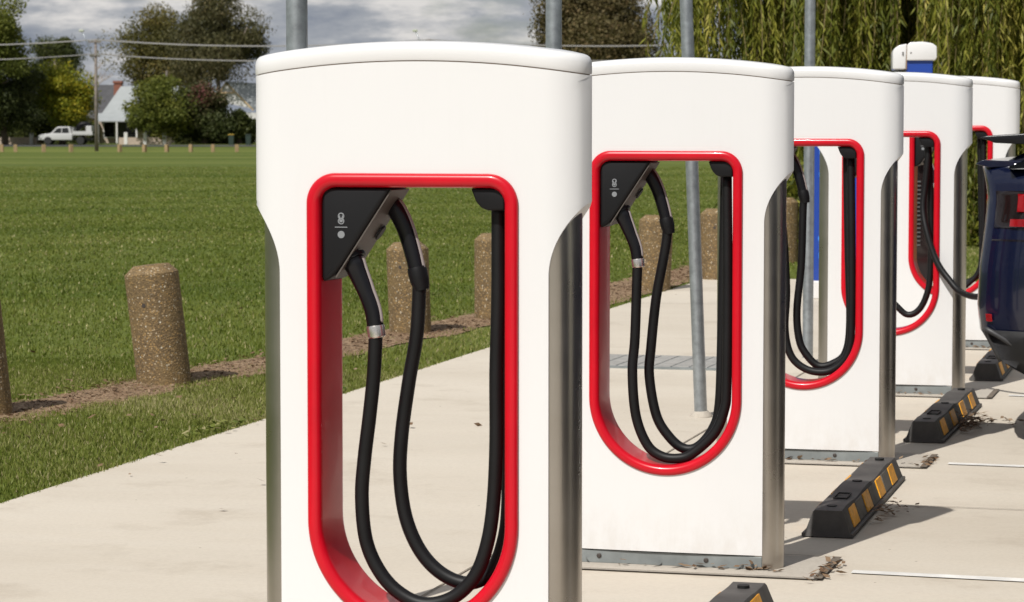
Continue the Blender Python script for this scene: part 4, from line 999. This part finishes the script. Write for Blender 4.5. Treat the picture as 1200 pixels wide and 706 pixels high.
# ------------------------------------------------------------------ far side of the road: truck, poles, houses
def ute():
    Y = 264; x0 = PD(46, Y); r = empty('utility_truck', (x0, Y, float(gz(x0, Y))+.03), 0, label='white dual cab utility truck parked on the road beside the utility pole', cat='truck')
    wh = mat('ute_white', (.50, .50, .49), .35, coat=.5)
    bm = bmesh.new(); prism(bm, [(.05, .45), (.0, .75), (.12, .98), (1.25, 1.10), (3.35, 1.10), (3.35, .45)], -.9, .9, 'y', .05); sharp(obj('body', bm, wh, r), 40)
    bm = bmesh.new(); prism(bm, [(1.2, 1.08), (1.85, 1.70), (2.0, 1.76), (3.1, 1.76), (3.3, 1.08)], -.80, .80, 'y', .04); sharp(obj('cab', bm, wh, r), 40)
    for yy in (-.805, .805):
        bm = bmesh.new(); prism(bm, [(1.45, 1.14), (1.92, 1.60), (2.28, 1.64), (2.28, 1.14)], yy-.012, yy+.012, 'y'); obj('side_window', bm, M['glass'], r)
        bm = bmesh.new(); prism(bm, [(2.36, 1.14), (2.36, 1.64), (2.95, 1.64), (3.02, 1.14)], yy-.012, yy+.012, 'y'); obj('side_window', bm, M['glass'], r)
    obj('tray', bxm((4.35, 0, .98), (1.95, 1.84, .12), bev=.02), wh, r)
    obj('tray_side', bxm((4.35, -.92, 1.16), (1.95, .04, .30)), wh, r); obj('headboard', bxm((3.42, 0, 1.35), (.06, 1.8, .70)), wh, r)
    obj('toolbox', bxm((4.95, 0, 1.55), (.55, 1.6, .55), bev=.03), wh, r)
    for xx in (.98, 4.15):
        for yy in (-.82, .82):
            bm = bmesh.new(); lathe(bm, [(.18, -.12), (.36, -.12), (.39, -.08), (.39, .08), (.36, .12), (.18, .12)], 20, Matrix.Translation((xx, yy, .39)) @ Matrix.Rotation(pi/2, 4, 'X')); w_ = sharp(obj('wheel', bm, M['tyre'], r))
            bm = bmesh.new(); lathe(bm, [(.2, -.10), (.2, .10)], 16, Matrix.Translation((xx, yy, .39)) @ Matrix.Rotation(pi/2, 4, 'X')); obj('rim', bm, M['alloy'], w_)
    obj('chassis', bxm((3.0, 0, .55), (4.4, .8, .25)), M['trim'], r)
    obj('bumper', bxm((-.06, 0, .55), (.14, 1.7, .3), bev=.04), M['trim'], r)
    bm = bmesh.new(); tube(bm, smoothpath([(3.7, 0, 1.35), (4.1, 0, 1.95), (4.6, 0, 2.02), (5.1, 0, 1.75)], 4), [.16, .25, .32, .36, .38, .4, .4, .4, .38, .34, .3, .24, .12], 10, (Vector((0, 0, 1)), .6))
    lo = obj('covered_load', bm, M['black'], None, smooth=True); lo.location = r.location; tag(lo, 'black covered load lying on the tray of the white utility truck', 'load')
ute()
M['polewood'] = mat('pole_wood', (.20, .17, .15), .9, noise=(3, .3))
M['wire'] = mat('wire', (.22, .21, .20), .6)
def upole(px, Y, H, label):
    x = PD(px, Y); r = empty('utility_pole', (x, Y, float(gz(x, Y))), 0, label=label, cat='utility pole')
    bm = bmesh.new(); lathe(bm, [(.17, 0), (.11, H)], 12); obj('shaft', bm, M['polewood'], r, smooth=True)
    for zz, l in ((H-.25, 1.1), (H-1.45, .9)):
        a = obj('crossarm', bxm((-.05, -.13, zz), (l*1.0, .1, .12), 0), M['polewood'], r); bm = bmesh.new()
        for q in (-.45, -.2, .2, .45): lathe(bm, [(.05, zz+.06), (.06, zz+.13), (.03, zz+.2)], 8, Matrix.Translation((-.05+q*l, -.13, 0)))
        obj('insulator', bm, M['collar'], a)
    bm = bmesh.new(); tube(bm, [Vector((0, 0, H-2.2)), Vector((-.75, 0, H-.2)), Vector((-1.15, 0, H+.62))], [.045, .04, .035], 6); a = obj('lamp_arm', bm, M['galvpole'], r, smooth=True)
    obj('lamp_head', bxm((-1.2, 0, H+.72), (.42, .26, .2), bev=.05), M['willow'] if 0 else mat('lamp_glass', (.42, .45, .36), .4), a)
    return x
poles_px = [(-290, 'utility pole beyond the left edge of the photo'), (113, 'brown timber utility pole in front of the grey roofed house'), (503, 'utility pole whose top just shows above the nearest charger'), (905, 'utility pole hidden behind the chargers and willow')]
for px, l in poles_px: upole(px, 231, 9.55, l)
bases = [PD(px, 231) for px, _ in poles_px]
zb = float(gz(bases[1], 231))
for a, b_, nm in ((0, 1, 'left'), (1, 2, 'centre'), (2, 3, 'right')):
    for zz, sag, offs, lv in ((9.5, .55, (-.5, -.25, .25, .5), 'upper'), (8.3, .6, (-.4, -.1, .3), 'lower')):
        bm = bmesh.new()
        for q in offs:
            pth = [Vector((bases[a]+(bases[b_]-bases[a])*s, 231-.15+q*1.6, zb+zz+q*.12-4*sag*s*(1-s))) for s in np.linspace(0, 1, 25)]; tube(bm, pth, .022, 5)
        o = obj('overhead_wires', bm, M['wire']); tag(o, {'left': 'overhead wires left of the brown utility pole', 'centre': 'overhead wires between the brown utility pole and the nearest charger', 'right': 'overhead wires right of the nearest charger'}[nm]+', %s bundle' % lv, 'overhead wires')
# small far pole among the tree tops
x = PD(196, 285); fp = empty('street_pole', (x, 285, float(gz(x, 285))), 0, label='thin pole rising in front of the olive brown tree above the garden tree', cat='pole')
bm = bmesh.new(); lathe(bm, [(.14, 0), (.11, 7.6)], 10); obj('shaft', bm, M['polewood'], fp); obj('crossarm', bxm((-.15, 0, 5.9), (.7, .1, .1)), M['polewood'], fp)

M['roof'] = mat('grey_iron_roof', (.40, .43, .45), .5, .2, noise=(2, .12))
m, t, b, oc = newmat('corrugated_roof'); M['corr'] = m
wv = t.nodes.new('ShaderNodeTexWave'); wv.inputs['Scale'].default_value = 2.2; t.links.new(oc, wv.inputs[0]); nn = tex(t, 'ShaderNodeTexNoise', oc, 1.2, 5)
t.links.new(mixc(t, nn.outputs[0], (.26, .28, .28), (.38, .40, .40)), b.inputs['Base Color']); b.inputs['Roughness'].default_value = .6; bumpn(t, b, wv.outputs[0], .5, .03)
M['darkroof'] = mat('dark_roof', (.06, .06, .065), .7, noise=(2, .3)); M['brick'] = mat('chimney_brick', (.22, .085, .055), .85, noise=(10, .25))
M['wall'] = mat('house_wall', (.42, .34, .27), .85, noise=(3, .15)); M['wwall'] = mat('white_boards', (.62, .61, .58), .7, noise=(3, .08)); M['cream'] = mat('cream_trim', (.55, .40, .22), .6)
def house1():
    Y = 282; x = PD(140, Y); z = float(gz(x, Y)); r = empty('house', (x, Y, z), 0, label='house with pale grey iron roof, red brick chimney and front verandah', cat='house')
    s = Y/F
    X = lambda px: (px-140)*s; Z = lambda py: zy(py, Y)-z
    obj('wall', bxm((2.2, 3.2, 1.35), (9.4, 6, 2.7)), M['wall'], r)
    bm = bmesh.new(); A = [(X(119), .0, Z(134)), (X(205), .0, Z(134)), (X(205), 3.2, Z(101)), (X(137), 3.2, Z(101))]
    Bk = [(X(205), 6.6, Z(134)), (X(119), 6.6, Z(134))]; v = [bm.verts.new(q) for q in A+Bk]
    for f in ((0, 1, 2, 3), (3, 2, 4, 5), (0, 3, 5), (0, 5, 4, 1), (1, 4, 2)): bm.faces.new([v[i] for i in f])
    bmesh.ops.recalc_face_normals(bm, faces=bm.faces); rf = obj('roof', bm, M['corr'], r)
    bm = bmesh.new(); box(bm, (X(133), 3.6, Z(104)), (.80, .8, 1.6)); box(bm, (X(133), 3.6, Z(96)), (.98, 1.0, .25)); ch = obj('chimney', bm, M['brick'], rf)
    bm = bmesh.new(); prism(bm, [(-2.0, Z(143)), (-2.0, Z(143)+.08), (-.02, Z(133)), (-.02, Z(135))], X(115), X(205), 'x'); obj('verandah_roof', bm, M['corr'], r)
    for px in (118, 140, 163, 186): obj('verandah_post', bxm((X(px), -1.9, Z(143)/2), (.16, .16, Z(143))), M['wwall'], r)
    for px in (128, 153, 176):
        w_ = obj('window', bxm((X(px), .17, 1.4), (1.1, .08, 1.5)), M['glass'], r); obj('frame', bxm((X(px), .19, 1.4), (1.3, .06, 1.7)), M['wwall'], w_)
    d_ = obj('door', bxm((X(142), .17, 1.1), (.95, .08, 2.1)), M['darkroof'], r)
    # neighbour with a dark roof
    x2 = PD(104, 296); z2 = float(gz(x2, 296)); r2 = empty('house', (x2, 296, z2), 0, label='dark roofed house mostly hidden behind the yellow tree', cat='house')
    s2 = 296/F; obj('wall', bxm((0, 3, 1.4), (8, 6, 2.8)), M['wall'], r2)
    bm = bmesh.new(); prism(bm, [(-.6, 2.6), (3, 6.3), (6.6, 2.6)], -5.0, 3.4, 'x'); obj('roof', bm, M['darkroof'], r2)
    obj('window', bxm((0, -.03, 1.5), (1.2, .08, 1.2)), M['glass'], r2)
    # low wall with pillars
    wx = PD(170, 267); r3 = empty('garden_wall', (wx, 267, float(gz(wx, 267))), 0, label='low pale garden wall with white pillars in front of the grey roofed house', cat='wall')
    obj('wall_panel', bxm((0, 0, .35), (5.2, .2, .7)), M['wall'], r3)
    for q in (-1.9, .0, 1.9): obj('pillar', bxm((q, 0, .6), (.35, .35, 1.2), bev=.03), M['wwall'], r3)
    wx = PD(18, 270); r3 = empty('garden_wall', (wx, 270, float(gz(wx, 270))), 0, label='low pale garden wall at the far left behind the white utility truck', cat='wall')
    obj('wall_panel', bxm((0, 0, .35), (4.2, .2, .7)), M['wall'], r3); obj('pillar', bxm((1.6, 0, .55), (.35, .35, 1.1)), M['wwall'], r3)
house1()
def house2():
    Y = 290; x = PD(262, Y); z = float(gz(x, Y)); r = empty('house', (x, Y, z), 0, label='white house with cream trimmed gable beside the left edge of the nearest charger', cat='house')
    s = Y/F; X = lambda px: (px-262)*s; Z = lambda py: zy(py, Y)-z
    obj('wall', bxm((X(285), 4, 1.6), (X(314)-X(254), 7.8, 3.2)), M['wwall'], r)
    bm = bmesh.new(); prism(bm, [(X(253), Z(118)), (X(265), Z(98)), (X(296), Z(128))], 0, .18, 'y'); g_ = obj('gable', bm, M['wwall'], r)
    bm = bmesh.new(); prism(bm, [(X(251), Z(118)), (X(265), Z(95.5)), (X(265), Z(98)), (X(253), Z(120))], -.12, .02, 'y'); prism(bm, [(X(265), Z(95.5)), (X(298), Z(129)), (X(296.5), Z(130)), (X(265), Z(98))], -.12, .02, 'y')
    box(bm, (X(266), -.06, Z(109)), (1.6, .1, .14)); obj('bargeboard', bm, M['cream'], g_)
    bm = bmesh.new(); v = [bm.verts.new(q) for q in ((X(265), -.15, Z(96)), (X(298), -.15, Z(129)), (X(345), 4, Z(129)), (X(320), 4, Z(98.5)), (X(250), -.15, Z(119)), (X(250), 8, Z(119)), (X(300), 8, Z(98)))]
    bm.faces.new((v[0], v[1], v[2], v[3])); bm.faces.new((v[0], v[6], v[5], v[4])); bm.faces.new((v[0], v[3], v[6])); obj('roof', bm, M['corr'], r)
    obj('window', bxm((X(280), -.02, 1.5), (1.2, .1, 1.3)), M['glass'], r)
house2()
# wheelie bins
M['bin'] = mat('bin_green', (.018, .035, .026), .6); M['binlid'] = mat('bin_yellow', (.55, .35, .03), .5)
for px, lid, l in ((271, 'binlid', 'dark wheelie bin with a yellow lid under the garden trees'), (291, 'bin', 'green wheelie bin at the roadside close to the left edge of the nearest charger')):
    x = PD(px, 263); r = empty('wheelie_bin', (x, 263, float(gz(x, 263))), 0, label=l, cat='bin')
    bm = bmesh.new(); box(bm, (0, 0, .5), (.44, .5, .95), 0, .02, (1.2, 1.15)); obj('body', bm, M['bin'], r); obj('lid', bxm((0, -.02, 1.02), (.58, .62, .07), bev=.02), M[lid], r)
    for q in (-.22, .22):
        bm = bmesh.new(); lathe(bm, [(.1, -.03), (.1, .03)], 12, Matrix.Translation((q, .25, .1)) @ Matrix.Rotation(pi/2, 4, 'Y')); obj('wheel', bm, M['tyre'], r)
